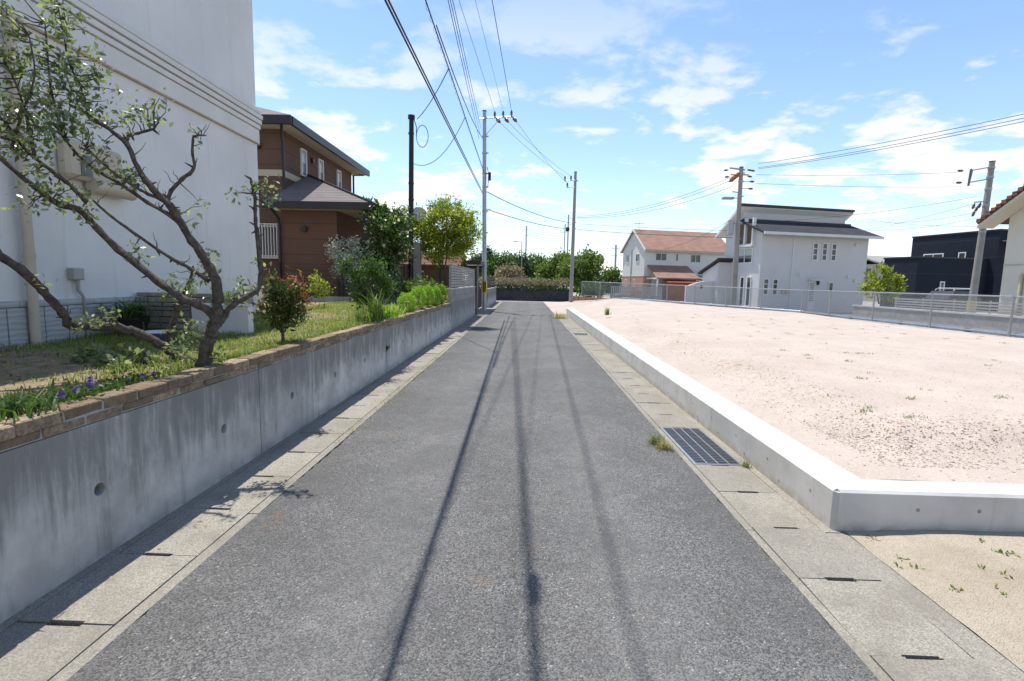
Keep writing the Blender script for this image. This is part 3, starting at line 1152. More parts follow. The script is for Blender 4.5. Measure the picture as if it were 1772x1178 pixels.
fence = thing("chain_link_fence", (14.3, 9.0, 0.3), "galvanised chain link fence running along the far side of the sand lot", "fence")
L1 = 18.0
L2 = math.hypot(9.65, 15.4)
stops = [0.6 + 3.0 * k for k in range(6)] + [L1] + [L1 + L2 * k / 8 for k in range(1, 9)]
FH = 1.2
for q, s in enumerate(stops):
    p = fence_pt(s)
    m = MB()
    m.tube([p + Vector((0, 0, -0.25)), p + Vector((0, 0, FH + 0.03))], 0.034, 8)
    m.build("post", "galv", fence, smooth=True)
    if q + 1 < len(stops):
        b = fence_pt(stops[q + 1])
        for (nm, zz, r) in (("top_rail", FH, 0.024), ("bottom_rail", 0.09, 0.017)):
            MB().tube([p + Vector((0, 0, zz)), b + Vector((0, 0, zz))], r, 8).build(nm, "galv", fence, smooth=True)
        d = b - p
        Lb = Vector((d.x, d.y, 0)).length
        u = d / Lb
        m = MB()
        z0, z1, pit = 0.10, FH - 0.01, 0.072
        hgt = z1 - z0
        k = -hgt
        while k < Lb:
            for sg in (1, -1):
                a0, a1 = max(0.0, k), min(Lb, k + hgt)
                if a1 - a0 > 0.02:
                    e0, e1 = (a0 - k), (a1 - k)
                    if sg < 0:
                        e0, e1 = hgt - e0, hgt - e1
                    m.tube([p + u * a0 + Vector((0, 0, z0 + e0)), p + u * a1 + Vector((0, 0, z0 + e1))], 0.0038, 3, cap=False)
            k += pit
        m.build("mesh_panel", "galv", fence)
kerb = thing("kerb", (14.3, 9, 0), "low brown block footing under the bend of the chain link fence", "wall")
m = MB()
for q, (s0, s1) in enumerate(((L1 + 6.5, L1 + L2 + 1.4), )):
    a, b = fence_pt(s0), fence_pt(min(s1, L1 + L2))
    d = (b - a)
    d.z = 0
    d.normalize()
    b2 = b + d * 1.2
    nrm = Vector((-d.y, d.x, 0)) * 0.11
    nb = 14
    for k in range(nb):
        p, r = a.lerp(b2, k / nb), a.lerp(b2, (k + 1) / nb - 0.006)
        MB().hexa([p - nrm + Vector((0, 0, -p.z - 0.2)), r - nrm + Vector((0, 0, -r.z - 0.2)), r + nrm + Vector((0, 0, -r.z - 0.2)), p + nrm + Vector((0, 0, -p.z - 0.2)),
                   p - nrm + Vector((0, 0, -0.01)), r - nrm + Vector((0, 0, -0.01)), r + nrm + Vector((0, 0, -0.01)), p + nrm + Vector((0, 0, -0.01))]).build("block", "brown_block", kerb)
pipe = thing("pipe", (14.45, 9, 0.3), "pale shiny pipe lying along the foot of the chain link fence", "pipe")
for q in range(len(stops) - 3):
    p, b = fence_pt(stops[q]), fence_pt(stops[q + 1])
    off = Vector((0.14, 0.05, 0.085))
    MB().tube([p + off, b + off - (b - p).normalized() * 0.02], 0.07, 12).build("length", "pipe_pale", pipe, smooth=True)
    c_ = p.lerp(b, 0.5) + off
    u = (b - p).normalized()
    MB().tube([c_ - u * 0.09, c_ + u * 0.09], 0.083, 12).build("collar", "galv", pipe, smooth=True)
foot = thing("concrete_footing", (14.3, 9, 0), "narrow pale concrete footing under the straight run of chain link fence", "wall")
for q in range(len(stops) - 5):
    p, b = fence_pt(stops[q]), fence_pt(stops[q + 1])
    d = (b - p).normalized()
    nrm = Vector((-d.y, d.x, 0))
    p, b = p + d * 0.003, b - d * 0.003
    MB().hexa([p + nrm * 0.10 - Vector((0, 0, 0.6)), b + nrm * 0.10 - Vector((0, 0, 0.6)), b - nrm * 0.25 - Vector((0, 0, 0.6)), p - nrm * 0.25 - Vector((0, 0, 0.6)),
               p + nrm * 0.10, b + nrm * 0.10, b - nrm * 0.25, p - nrm * 0.25]).build("segment", "new_concrete", foot)

# ================================================================== BUILDINGS


def wframe(p, u):
    """frame on a wall: a along the wall, b outwards, c up"""
    u = Vector((u[0], u[1], 0)).normalized()
    n = Vector((u.y, -u.x, 0))
    return Matrix(((u.x, n.x, 0, p[0]), (u.y, n.y, 0, p[1]), (0, 0, 1, p[2]), (0, 0, 0, 1)))


def window(parent, M, a0, a1, c0, c1, fr=0.05, frame="frame_white", glass="glass", mull=0, trans=0, name="window", half=None):
    m = MB(M)
    d = 0.055
    m.box(a0, a1, 0.0, d, c0, c0 + fr).box(a0, a1, 0.0, d, c1 - fr, c1)
    m.box(a0, a0 + fr, 0.0, d, c0 + fr, c1 - fr).box(a1 - fr, a1, 0.0, d, c0 + fr, c1 - fr)
    for k in range(mull):
        x = a0 + (a1 - a0) * (k + 1) / (mull + 1)
        m.box(x - fr * 0.4, x + fr * 0.4, 0.0, d * 0.9, c0 + fr, c1 - fr)
    for k in range(trans):
        z = c0 + (c1 - c0) * (k + 1) / (trans + 1)
        m.box(a0 + fr, a1 - fr, 0.0, d * 0.8, z - fr * 0.35, z + fr * 0.35)
    w = m.build(name, frame, parent)
    if half:
        zc = (c0 + c1) / 2
        MB(M).box(a0 + fr * 0.9, a1 - fr * 0.9, 0.004, 0.014, c0 + fr * 0.9, zc).build("pane", glass, w)
        MB(M).box(a0 + fr * 0.9, a1 - fr * 0.9, 0.004, 0.018, zc, c1 - fr * 0.9).build("pane", half, w)
    else:
        MB(M).box(a0 + fr * 0.9, a1 - fr * 0.9, 0.004, 0.014, c0 + fr * 0.9, c1 - fr * 0.9).build("pane", glass, w)
    return w


# ---- white stucco building on the left
BX = -5.15
BY1 = 9.93
bl = thing("stucco_building", (BX, 3, 0.8), "tall white stucco building with moulded band and rippled tile plinth on the left", "building")
MB().box(-15, BX, -4, BY1, 0.5, 8.8).build("wall", "stucco_white", bl)
MB().box(-15.2, BX + 0.035, -4, BY1 + 0.035, 4.12, 4.36).build("band", "trim_white", bl)
MB().box(-15.2, BX + 0.04, -4, BY1 + 0.04, 4.095, 4.117).build("drip_edge", "trim_stain", bl)
for k, (z0, pr_) in enumerate(((4.375, 0.055), (4.468, 0.075), (4.56, 0.09), (4.652, 0.075))):
    MB().box(-15.2, BX + pr_, -4, BY1 + pr_, z0, z0 + 0.076).build("moulding", "trim_white", bl, bevel=0.008)
pl = MB().box(BX - 0.05, BX + 0.012, 1.5, 7.5, 0.6, 1.30).build("plinth", "mortar", bl)
y = 2.0
rt_ = random.Random(3)
while y < 7.3:
    w = rt_.choice((0.20, 0.24, 0.28))
    MB().box(BX, BX + 0.035 + rt_.uniform(0, 0.008), y + 0.006, y + w - 0.006, 0.78, 1.245).build("tile", "ripple_tile", pl)
    y += w
y = 1.9
while y < 7.3:
    MB().box(BX, BX + 0.045, y + 0.004, y + 0.446, 1.257, 1.315).build("coping_tile", "ripple_tile", pl)
    y += 0.45
for (py_, zt_, r_, nm) in ((5.15, 4.09, 0.047, "downpipe"),):
    m = MB()
    m.tube([(BX + 0.09, py_, 0.82), (BX + 0.09, py_, zt_)], r_, 12)
    dp = m.build("downpipe", "beige_plastic", bl, smooth=True)
    for zz in (1.75, 2.9, 3.9):
        MB().tube([(BX + 0.09, py_, zz), (BX + 0.09, py_, zz + 0.05)], r_ + 0.008, 12).build("bracket", "beige_plastic", dp, smooth=True)
MB().box(BX, BX + 0.09, 5.66, 5.80, 1.53, 1.665).build("meter_box", "grey_plastic", bl, bevel=0.01)
m = MB()
m.tube([(BX + 0.05, 5.74, 1.53), (BX + 0.05, 5.74, 1.42), (BX + 0.05, 5.80, 1.34), (BX + 0.06, 5.82, 0.8)], [0.022, 0.02, 0.016, 0.014], 8)
m.build("conduit", "grey_plastic", bl, smooth=True)
# small bulging bay with a rounded sill
bay = MB().box(BX, BX + 0.15, 5.62, 6.42, 2.66, 3.08).build("bay_window", "beige_plastic", bl, bevel=0.04)
m = MB()
m.tube([(BX + 0.12, 5.95, 2.62), (BX + 0.12, 6.55, 2.62)], [0.085, 0.085], 12)
m.build("sill", "beige_plastic", bay, smooth=True)
MB().box(BX + 0.15, BX + 0.158, 5.78, 5.93, 2.70, 2.93).build("pane", "glass", bay)

# ---- low stacked stone wall beside it
SY = 6.62
sw = thing("stacked_stone_wall", (-4.6, SY, 0.85), "low wall of stacked flat grey stones beside the white building", "wall")
MB().box(BX + 0.05, -4.42, SY + 0.03, SY + 0.14, 0.7, 1.31).build("core", "mortar", sw)
rt_ = random.Random(11)
z = 0.83
row = 0
while z < 1.33:
    h = rt_.choice((0.055, 0.07, 0.08))
    x = BX + 0.045 - (0.1 if row % 2 else 0)
    xe = -4.40 if z < 1.22 else -3.63
    while x < xe:
        w = rt_.uniform(0.15, 0.30)
        MB().box(max(x, BX + 0.048) + 0.005, min(x + w, xe) - 0.004, SY - 0.02 + rt_.uniform(-0.015, 0.015), SY + 0.17, z + 0.004, z + h - 0.004).build("stone", "stone_stack", sw, bevel=0.006)
        x += w
        if xe - x < 0.08:
            break
    z += h
    row += 1
MB().box(-4.395, -3.64, SY + 0.02, SY + 0.15, 0.7, 1.215).build("plaster_panel", "stucco_white", sw)

# ---- brown house
bh = thing("brown_house", (-8, 16, 0.9), "two-storey brown sided house with dark hipped roofs behind the garden", "house")
UX, UY0, UY1 = -7.5, 15.9, 22.2
MB().box(-14, UX, UY0, UY1, 0.4, 6.05).build("wall", "siding_brown", bh)
BYF, BX1 = 15.1, -5.55
MB().box(-7.18, BX1, BYF, 20.5, 0.4, 3.62).build("bay_wall", "siding_brown", bh)
MB().box(-14.02, UX + 0.03, UY0 - 0.03, UY1 + 0.03, 4.66, 4.85).build("belt_band", "soffit_cream", bh)
# upper roof: soffit, fascia gutter, hip
o_ = 0.55
ex0, ex1, ey0, ey1, ez = -14.6, UX + o_, UY0 - o_, UY1 + o_, 6.1
MB().box(ex0, ex1 - 0.02, ey0 + 0.02, ey1 - 0.02, ez - 0.05, ez).build("soffit", "soffit_cream", bh)
rf = MB()
mx_, my_ = (ex0 + ex1) / 2, (ey0 + ey1) / 2
rz = ez + 0.2
rid = (ey1 - ey0) / 2
A, B_, C_, D_ = Vector((ex0, ey0, rz)), Vector((ex1, ey0, rz)), Vector((ex1, ey1, rz)), Vector((ex0, ey1, rz))
R1, R2 = Vector((ex0 + rid, my_, rz + rid * 0.42)), Vector((ex1 - rid, my_, rz + rid * 0.42))
rf.add([A, B_, C_, D_, R1, R2, A - Vector((0, 0, .03)), B_ - Vector((0, 0, .03)), C_ - Vector((0, 0, .03)), D_ - Vector((0, 0, .03))],
       [(0, 1, 5, 4), (1, 2, 5), (2, 3, 4, 5), (3, 0, 4), (6, 9, 8, 7), (0, 6, 7, 1), (1, 7, 8, 2), (2, 8, 9, 3), (3, 9, 6, 0)])
roof = rf.build("roof", "shingle_brown", bh)
m = MB()
m.box(ex0, ex1 + 0.04, ey0 - 0.06, ey0 + 0.03, ez - 0.07, ez + 0.165)
m.build("fascia_gutter", "gutter_black", roof)
m = MB()
m.box(ex1 - 0.03, ex1 + 0.06, ey0 + 0.032, ey1 + 0.05, ez - 0.07, ez + 0.163)
m.build("fascia_gutter", "gutter_black", roof)
# porch roof round the bay
pz = 3.72
pa, pb = Vector((-7.45, 14.55, pz)), Vector((-4.35, 14.55, pz))
pc = Vector((-7.48, 17.68, pz + 1.33))
pe = Vector((-4.35, 20.9, pz))
pf = Vector((-7.48, 20.9, pz + 1.33))
pr2 = MB().slab([pa, pb, pc], 0.05).slab([pb, pe, pf, pc], 0.05).build("porch_roof", "shingle_brown", bh)
m = MB()
m.box(-7.45, -4.30, 14.50, 14.58, pz - 0.19, pz + 0.012)
m.build("fascia_gutter", "gutter_black", pr2)
MB().box(-4.37, -4.28, 14.585, 20.9, pz - 0.19, pz + 0.010).build("fascia_gutter", "gutter_black", pr2)
MB().tube([pb + Vector((0, 0, .02)), pc + Vector((0, 0, .02))], 0.035, 6).build("hip_cap", "gutter_black", pr2, smooth=True)
MB().box(-7.44, -4.38, 14.59, 20.9, pz - 0.16, pz - 0.13).build("porch_soffit", "soffit_cream", bh)
for (x, y) in ((-4.6, 14.9), (-4.6, 17.8)):
    MB().box(x - 0.08, x + 0.08, y - 0.08, y + 0.08, 0.5, pz - 0.165).build("porch_post", "gutter_black", bh)
# windows on the side wall and the barred one in front
MS = wframe((UX, UY0, 0), (0, 1))
for (y0, y1) in ((1.30, 1.72), (2.75, 3.17), (4.55, 4.97)):
    window(bh, MS, y0, y1, 4.95, 5.83, 0.045, half="glass_pale")
MFu = wframe((-14, UY0, 0), (1, 0))
wb = window(bh, MFu, 14 - 8.42, 14 - 7.66, 2.22, 3.18, 0.05)
for k in range(9):
    a = 14 - 8.40 + 0.09 * k
    MB(MFu).box(a - 0.012, a + 0.012, 0.075, 0.10, 2.2, 3.2).build("bar", "frame_white", wb)
for z in (2.17, 3.2):
    MB(MFu).box(14 - 8.45, 14 - 7.64, 0.07, 0.105, z, z + 0.03).build("bar_rail", "frame_white", wb)
for (M_, a, z) in ((wframe((-14, UY0, 0), (1, 0)), 14 - 8.2, 5.55), (MS, 2.2, 5.62), (wframe((-7.18, BYF, 0), (1, 0)), 0.68, 3.02)):
    MB(M_).tube([(a, 0, z), (a, 0.09, z)], 0.09, 12).build("vent_hood", "gutter_black", bh, smooth=True)
for pts in ([(-7.25, 15.42, 6.06), (-7.42, 15.75, 5.8), (-7.42, 15.84, 5.6), (-7.42, 15.84, 3.9)],
            [(-7.3, 14.65, 3.6), (-7.22, 15.0, 3.3), (-7.22, 15.04, 3.1), (-7.22, 15.04, 0.6)],
            [(-7.1, 22.6, 6.05), (-7.43, 22.25, 5.95), (-7.43, 22.25, 4.4)]):
    MB().tube(pts, 0.042, 8).build("downpipe", "gutter_black", bh, smooth=True)

# ---- block wall with slatted screen, gate and carport beyond the garden
bw_ = thing("block_wall", (WX, 16.5, 0), "grey block wall topped by slatted aluminium screen beyond the brick coping", "wall")
MB().box(WX - 0.15, WX + 0.004, 16.45, 24.3, -0.2, 0.90).build("concrete_base", "old_concrete", bw_)
yb = 16.45
proto = None
row = 0
for z in (0.905, 1.115):
    y = 16.45 - (0.2 if row % 2 else 0)
    while y < 24.3:
        a, b = max(16.45, y) + 0.004, min(24.3, y + 0.4) - 0.004
        if b - a > 0.05:
            MB().box(WX - 0.14, WX - 0.005, a, b, z, z + 0.204).build("block", "block_grey", bw_)
        y += 0.4
    row += 1
MB().box(WX - 0.16, WX + 0.012, 16.44, 24.3, 1.325, 1.365).build("coping", "new_concrete", bw_)
for q in range(5):
    y = 16.55 + 1.9 * q
    MB().box(WX - 0.10, WX - 0.05, y - 0.025, y + 0.025, 1.365, 2.10).build("screen_post", "alu_grey", bw_)
for k in range(8):
    z = 1.40 + 0.088 * k
    MB().box(WX - 0.048, WX - 0.030, 16.5, 24.25, z, z + 0.072).build("slat", "alu_grey", bw_)
MB().box(WX - 0.11, WX - 0.02, 16.48, 24.27, 2.105, 2.14).build("top_rail", "alu_grey", bw_)

gp = thing("gate_post", (WX, 24.9, 0), "dark slim gate post with pale edge at the end of the slatted wall", "gate post")
MB().box(WX - 0.10, WX + 0.02, 24.7, 24.85, -0.1, 1.95).build("post", "alu_bronze", gp)
MB().box(WX + 0.022, WX + 0.05, 24.72, 24.76, -0.05, 1.7).build("edge_strip", "alu_grey", gp)
gt = thing("driveway_gate", (-2.5, 29, 0), "dark folded driveway gate behind the grey utility pole", "gate")
MB().box(-2.66, -2.62, 28.9, 31.4, 0.08, 0.12).box(-2.66, -2.62, 28.9, 31.4, 1.15, 1.19).build("rail", "alu_bronze", gt)
for k in range(22):
    y = 28.95 + 0.11 * k
    MB().box(-2.655, -2.625, y, y + 0.06, 0.12, 1.15).build("bar", "alu_bronze", gt)
w2 = thing("block_wall", (-2.35, 33, 0), "short weathered block wall past the driveway gate with dark louvre screen", "wall")
MB().box(-2.5, -2.3, 31.6, 40.6, -0.2, 0.82).build("concrete_base", "old_concrete", w2)
MB().box(-2.49, -2.31, 31.6, 40.6, 0.83, 1.10).build("upper_course", "block_grey", w2)
MB().box(-2.51, -2.29, 31.55, 40.65, 1.105, 1.14).build("coping", "new_concrete", w2)
MB().box(-2.44, -2.38, 31.6, 31.68, 1.14, 1.98).build("screen_post", "alu_grey", w2)
for k in range(7):
    z = 1.18 + 0.11 * k
    MB().box(-2.43, -2.40, 31.68, 40.5, z, z + 0.09).build("slat", "alu_bronze", w2)
cp = thing("carport", (-4, 27, 0), "flat dark-edged carport roof over the driveway on slim posts", "carport")
MB().box(-7.2, -2.28, 25.6, 30.6, 2.50, 2.56).build("roof", "alu_grey", cp)
m = MB()
for (x0, x1, y0, y1) in ((-7.24, -2.24, 25.55, 25.6), (-7.24, -2.24, 30.6, 30.65), (-2.28, -2.235, 25.602, 30.598), (-7.24, -7.2, 25.602, 30.598)):
    m.box(x0, x1, y0, y1, 2.42, 2.62)
m.build("edge_beam", "alu_bronze", cp)
for (x, y) in ((-2.42, 26.0), (-2.42, 30.2), (-6.9, 26.0), (-6.9, 30.2)):
    MB().box(x - 0.04, x + 0.04, y - 0.04, y + 0.04, -0.05, 2.498).build("post", "alu_grey", cp)
gs = thing("garden_shed", (-5.5, 24, 0.9), "low dark garage with brown tiled roof behind the light green tree", "shed")
MB().box(-9, -3.1, 23.2, 25.4, 0.3, 2.3).build("wall", "panel_brown", gs)
MB().slab([(-9.3, 22.9, 2.3), (-2.9, 22.9, 2.3), (-2.9, 24.3, 2.95), (-9.3, 24.3, 2.95)], 0.06).slab([(-9.3, 25.7, 2.3), (-2.9, 25.7, 2.3), (-2.9, 24.302, 2.95), (-9.3, 24.302, 2.95)], 0.06).build("roof", "tile_brown", gs)
MB().box(-5.3, -4.6, 23.12, 23.19, 1.95, 2.02).build("sill_board", "frame_white", gs)
# thin dark garden fence along the boundary of the brown house
gf = thing("wire_fence", (-6, 14.3, 0.9), "thin dark wire fence on low blocks in front of the brown house", "fence")
for k in range(14):
    a = -9.2 + 0.4 * k
    MB().box(a + 0.004, a + 0.396, 14.15, 14.27, 0.7, 1.10).build("block", "block_grey", gf)
for k in range(4):
    x = -8.6 + 1.75 * k
    MB().box(x - 0.025, x + 0.025, 14.19, 14.24, 1.10, 2.02).build("post", "black_metal", gf)
for k in range(9):
    z = 1.18 + 0.1 * k
    MB().tube([(-9.2, 14.215, z), (-3.4, 14.215, z)], 0.0035, 4).build("wire", "black_metal", gf)
for k in range(58):
    x = -9.15 + 0.1 * k
    MB().tube([(x, 14.222, 1.12), (x, 14.222, 2.0)], 0.0022, 3).build("wire", "black_metal", gf)

# ---- dark wall and hedge closing the road
dw = thing("dark_block_wall", (0.5, 44, 0), "dark grey block wall closing the end of the road", "wall")
row = 0
for z in (0.0, 0.205, 0.41, 0.615):
    x = -26.0 - (0.2 if row % 2 else 0)
    while x < 3.7:
        if x + 0.4 > -3.6:
            MB().box(x + 0.003, min(x + 0.397, 3.75), 44.0, 44.15, z - (0.2 if z == 0 else 0), z + 0.202).build("block", "block_dark", dw)
        x += 0.4
    row += 1
MB().box(-26, -3.6, 44.0, 44.15, -0.2, 0.82).build("far_length", "block_dark", dw)
MB().box(-26, 3.78, 43.97, 44.18, 0.825, 0.875).build("coping", "block_dark", dw)
hd = thing("hedge", (0.5, 44.8, 0.85), "clipped hedge with dried brown top above the dark end wall", "hedge")
n = 15000
P = np.stack([rng.uniform(-12, 3.7, n), 44.75 + rng.normal(0, 0.28, n), rng.uniform(0.6, 2.0, n) + 0.12 * vnoise(rng.uniform(0, 9, n), np.zeros(n), 3)], 1)
topz = 1.75 + 0.35 * vnoise(P[:, 0], P[:, 1], 1.6, 3)
P[:, 2] = 0.75 + (topz - 0.75) * rng.uniform(0, 1, n)
hi_ = P[:, 2] > 1.35 + 0.2 * (vnoise(P[:, 0], P[:, 1], 3, 5) - 0.5)
V, F = leaves(P[~hi_], 0.13, 0.55, 0.2)
npmesh("foliage", V, F, "leaf_dark", hd, "stuff")
V, F = leaves(P[hi_], 0.13, 0.4, 0.7)
npmesh("dry_shoots", V, F, "hedge_dead", hd, "stuff")
m = MB()
for k in range(16):
    x = -11 + k * 0.95
    m.tube([(x, 44.75, 0.5), (x + 0.1, 44.8, 1.5)], [0.035, 0.015], 5)
m.build("stems", "bark", hd, kind="stuff")


# ================================================================== HOUSES BEYOND THE FENCE
def local(p, ang):
    """house frame: u along the front, v to the back, front facing the viewer"""
    c, s = math.cos(ang), math.sin(ang)
    return Matrix(((c, -s, 0, p[0]), (s, c, 0, p[1]), (0, 0, 1, p[2]), (0, 0, 0, 1)))


def wall_of(M, a, b):
    """wall frame from local a=(u,v) to b"""
    p, q = M @ Vector((a[0], a[1], 0)), M @ Vector((b[0], b[1], 0))
    return wframe(p, q - p)


# house with the terracotta roof
ANG = math.radians(13.5)
M1 = local((12.5, 55, 0), ANG)
h1 = thing("terracotta_roof_house", (12.5, 55, 0), "white house with terracotta shingle gable roof and brick-clad ground floor", "house")
L_, W_, E_, R_ = 9.7, 5.5, 5.5, 7.55
m = MB(M1)
m.prism([(0, -0.2), (W_, -0.2), (W_, E_), (W_ / 2, R_ - 0.12), (0, E_)], 'x', 0, L_)
m.build("wall", "siding_white", h1)
m = MB(M1)
ov, sl = 0.42, (R_ - E_) / (W_ / 2)
m.slab([(-0.18, -ov, E_ - ov * sl + .1), (L_ + 0.4, -ov, E_ - ov * sl + .1), (L_ + 0.4, W_ / 2, R_ + .1), (-0.18, W_ / 2, R_ + .1)], 0.14)
m.slab([(-0.18, W_ + ov, E_ - ov * sl + .1), (L_ + 0.4, W_ + ov, E_ - ov * sl + .1), (L_ + 0.4, W_ / 2 + .002, R_ + .1), (-0.18, W_ / 2 + .002, R_ + .1)], 0.14)
rf1 = m.build("roof", "shingle_terracotta", h1)
m = MB(M1)
for x in (-0.235, L_ + 0.405):
    for sgn in (0, 1):
        y0 = -ov - 0.02 if sgn == 0 else W_ + ov + 0.02
        m.hexa([(x, y0, E_ - ov * sl - .10), (x + 0.05, y0, E_ - ov * sl - .10), (x + 0.05, W_ / 2, R_ - .10), (x, W_ / 2, R_ - .10),
                (x, y0, E_ - ov * sl + .12), (x + 0.05, y0, E_ - ov * sl + .12), (x + 0.05, W_ / 2, R_ + .13), (x, W_ / 2, R_ + .13)])
m.build("verge_board", "frame_white", rf1)
MB(M1).box(-0.17, L_ + 0.35, -ov - 0.10, -ov - 0.003, E_ - ov * sl - 0.08, E_ - ov * sl + 0.07).build("eaves_gutter", "soffit_cream", rf1)
m = MB(M1)
m.tube([(0.5, W_ / 2, R_), (0.5, W_ / 2, R_ + 0.95)], 0.02, 6)
for k in range(6):
    m.tube([(0.5 - 0.55 + 0.22 * k, W_ / 2 - 0.3, R_ + 0.72), (0.5 - 0.55 + 0.22 * k, W_ / 2 + 0.3, R_ + 0.72)], 0.012, 4)
m.tube([(-0.1, W_ / 2, R_ + 0.72), (1.1, W_ / 2, R_ + 0.72)], 0.015, 4)
m.build("antenna", "black_metal", h1)
MB(M1).box(-0.03, 0.0, 0.0, W_, -0.1, 2.5).box(0, 0.9, -0.03, 0, -0.1, 2.5).build("brick_skirt", "brick_pink", h1)
MB(M1).box(-0.05, -0.0305, -0.02, W_ + .02, 2.5, 2.66).build("belt_band", "frame_white", h1)
MG = wall_of(M1, (0, W_), (0, 0))
for (a0, a1, z0, z1) in ((1.0, 1.75, 4.05, 4.95), (3.45, 4.25, 4.05, 4.95), (0.9, 1.55, 1.25, 2.15), (3.1, 3.5, 1.35, 2.2)):
    window(h1, MG, a0, a1, z0, z1, 0.07, mull=1 if a1 - a0 > .6 else 0)
MB(MG).box(2.6, 5.3, 0.03, 0.6, 0.75, 0.9).build("flower_box", "metal_red", h1)
MB(MG).box(2.35, 2.42, 0.03, 0.09, 0.1, 5.4).build("downpipe", "grey_plastic", h1)
MF = wall_of(M1, (0, 0), (L_, 0))
for (a0, a1, z0, z1, ml) in ((1.2, 2.55, 4.15, 5.0, 1), (3.55, 3.9, 4.15, 5.0, 0), (5.3, 6.55, 4.05, 4.95, 1)):
    window(h1, MF, a0, a1, z0, z1, 0.07, mull=ml)
m = MB(M1)
m.slab([(0.35, -2.2, 2.35), (5.3, -2.2, 2.35), (5.0, -0.003, 3.7), (0.35, -0.003, 3.7)], 0.12)
pr1 = m.build("porch_roof", "shingle_terracotta", h1)
MB(M1).box(0.30, 0.35, -2.22, -0.01, 2.2, 2.36).build("verge_board", "frame_white", pr1)
for u in (0.55, 5.0):
    MB(M1).box(u - 0.07, u + 0.07, -2.05, -1.9, -0.1, 2.3).build("porch_post", "frame_white", h1)
MB(M1).box(1.7, 5.4, -1.7, -1.55, -0.1, 2.0).build("timber_screen", "wood_orange", h1)
MB(M1).slab([(1.4, -2.7, 1.92), (5.7, -2.7, 1.92), (5.7, -1.4, 2.2), (1.4, -1.4, 2.2)], 0.06).build("canopy", "metal_red", h1)
m = MB(M1)
m.slab([(5.75, -2.4, 2.15), (9.5, -2.4, 2.15), (9.5, -0.02, 2.75), (5.75, -0.02, 2.75)], 0.03)
tr_ = m.build("terrace_roof", "terrace_sheet", h1)
for k in range(6):
    u = 5.75 + 0.735 * k
    MB(M1).slab([(u, -2.45, 2.19), (u + 0.07, -2.45, 2.19), (u + 0.07, -0.03, 2.80), (u, -0.03, 2.80)], 0.035).build("rafter", "frame_white", tr_)
for u in (7.7, 9.4):
    MB(M1).box(u - 0.05, u + 0.05, -2.38, -2.28, -0.1, 2.12).build("terrace_post", "soffit_cream", h1)
window(h1, MF, 6.2, 9.0, 0.2, 1.95, 0.07, mull=1, frame="alu_bronze", name="terrace_door")

# modern white house
M2 = local((15.35, 34.3, 0), math.radians(13.5))
h2 = thing("modern_white_house", (16.05, 34.3, 0), "white modern house with slate lean-to roof below a raised shed roof", "house")
L_, D2 = 8.3, 3.9
m = MB(M2)
m.prism([(0, -0.2), (D2, -0.2), (D2, 5.50), (2.1, 6.70), (2.1, 6.0), (0, 5.28)], 'x', 0, L_)
m.build("wall", "wall_white", h2)
m = MB(M2)
m.slab([(-0.35, -0.55, 5.18), (L_ + 0.5, -0.55, 5.18), (L_ + 0.5, 2.08, 6.18), (-0.35, 2.08, 6.18)], 0.13)
r2 = m.build("lean_to_roof", "shingle_slate", h2)
MB(M2).box(-0.36, L_ + 0.52, -0.66, -0.56, 5.0, 5.17).build("eaves_gutter", "frame_white", r2)
MB(M2).box(-0.1, L_ + 0.4, 1.96, 2.095, 6.12, 6.26).build("flashing", "gutter_black", r2)
m = MB(M2)
m.slab([(-0.5, 1.75, 7.18), (L_ + 0.3, 1.75, 7.18), (L_ + 0.3, D2 + 0.55, 5.28), (-0.5, D2 + 0.55, 5.28)], 0.09)
r3 = m.build("shed_roof", "shingle_slate", h2)
MB(M2).box(-0.52, L_ + 0.32, 1.66, 1.745, 7.08, 7.22).build("fascia", "gutter_black", r3)
MB(M2).slab([(-0.48, 1.77, 7.05), (L_ + 0.28, 1.77, 7.05), (L_ + 0.28, D2 + 0.5, 5.20), (-0.48, D2 + 0.5, 5.20)], 0.10).build("soffit", "frame_white", r3)
MB(M2).hexa([(-0.56, 1.70, 6.92), (-0.505, 1.70, 6.92), (-0.505, D2 + 0.55, 5.02), (-0.56, D2 + 0.55, 5.02), (-0.56, 1.70, 7.12), (-0.505, 1.70, 7.12), (-0.505, D2 + 0.55, 5.22), (-0.56, D2 + 0.55, 5.22)]).build("verge_board", "frame_white", r3)
MF = wall_of(M2, (0, 0), (L_, 0))
for (a0, a1, z0, z1) in ((3.85, 4.29, 3.45, 4.65), (4.58, 5.02, 3.45, 4.65), (5.31, 5.75, 3.45, 4.65), (0.28, 0.72, 1.10, 2.20), (0.98, 1.42, 1.10, 2.20)):
    window(h2, MF, a0, a1, z0, z1, 0.075, trans=2)
window(h2, MF, 5.35, 5.75, 1.45, 2.05, 0.06)
dr = MB(MF).box(3.80, 4.30, 0.0, 0.05, 0.1, 2.1).build("back_door", "frame_white", h2)
for k in range(9):
    MB(MF).box(3.88, 4.22, 0.05, 0.075, 0.75 + 0.14 * k, 0.84 + 0.14 * k).build("louvre", "grey_plastic", dr)
MB(MF).box(3.67, 4.45, 0.0, 0.35, 2.13, 2.2).build("door_canopy", "frame_white", h2)
MB(MF).box(4.43, 4.55, 0.0, 0.12, 1.85, 2.12).build("wall_lamp", "black_metal", h2)
for (a, z) in ((3.0, 2.5), (6.85, 2.45), (7.45, 2.2), (7.3, 4.6)):
    MB(MF).tube([(a, 0, z), (a, 0.1, z)], 0.09, 10).build("vent_hood", "frame_white", h2, smooth=True)
for k in range(2):
    MB(MF).box(1.72 + 0.28 * k, 1.95 + 0.28 * k, 0.0, 0.12, 1.2, 1.5).build("meter_box", "beige_plastic", h2)
MB(MF).box(2.35, 2.41, 0.0, 0.06, 0.1, 5.0).build("downpipe", "frame_white", h2)
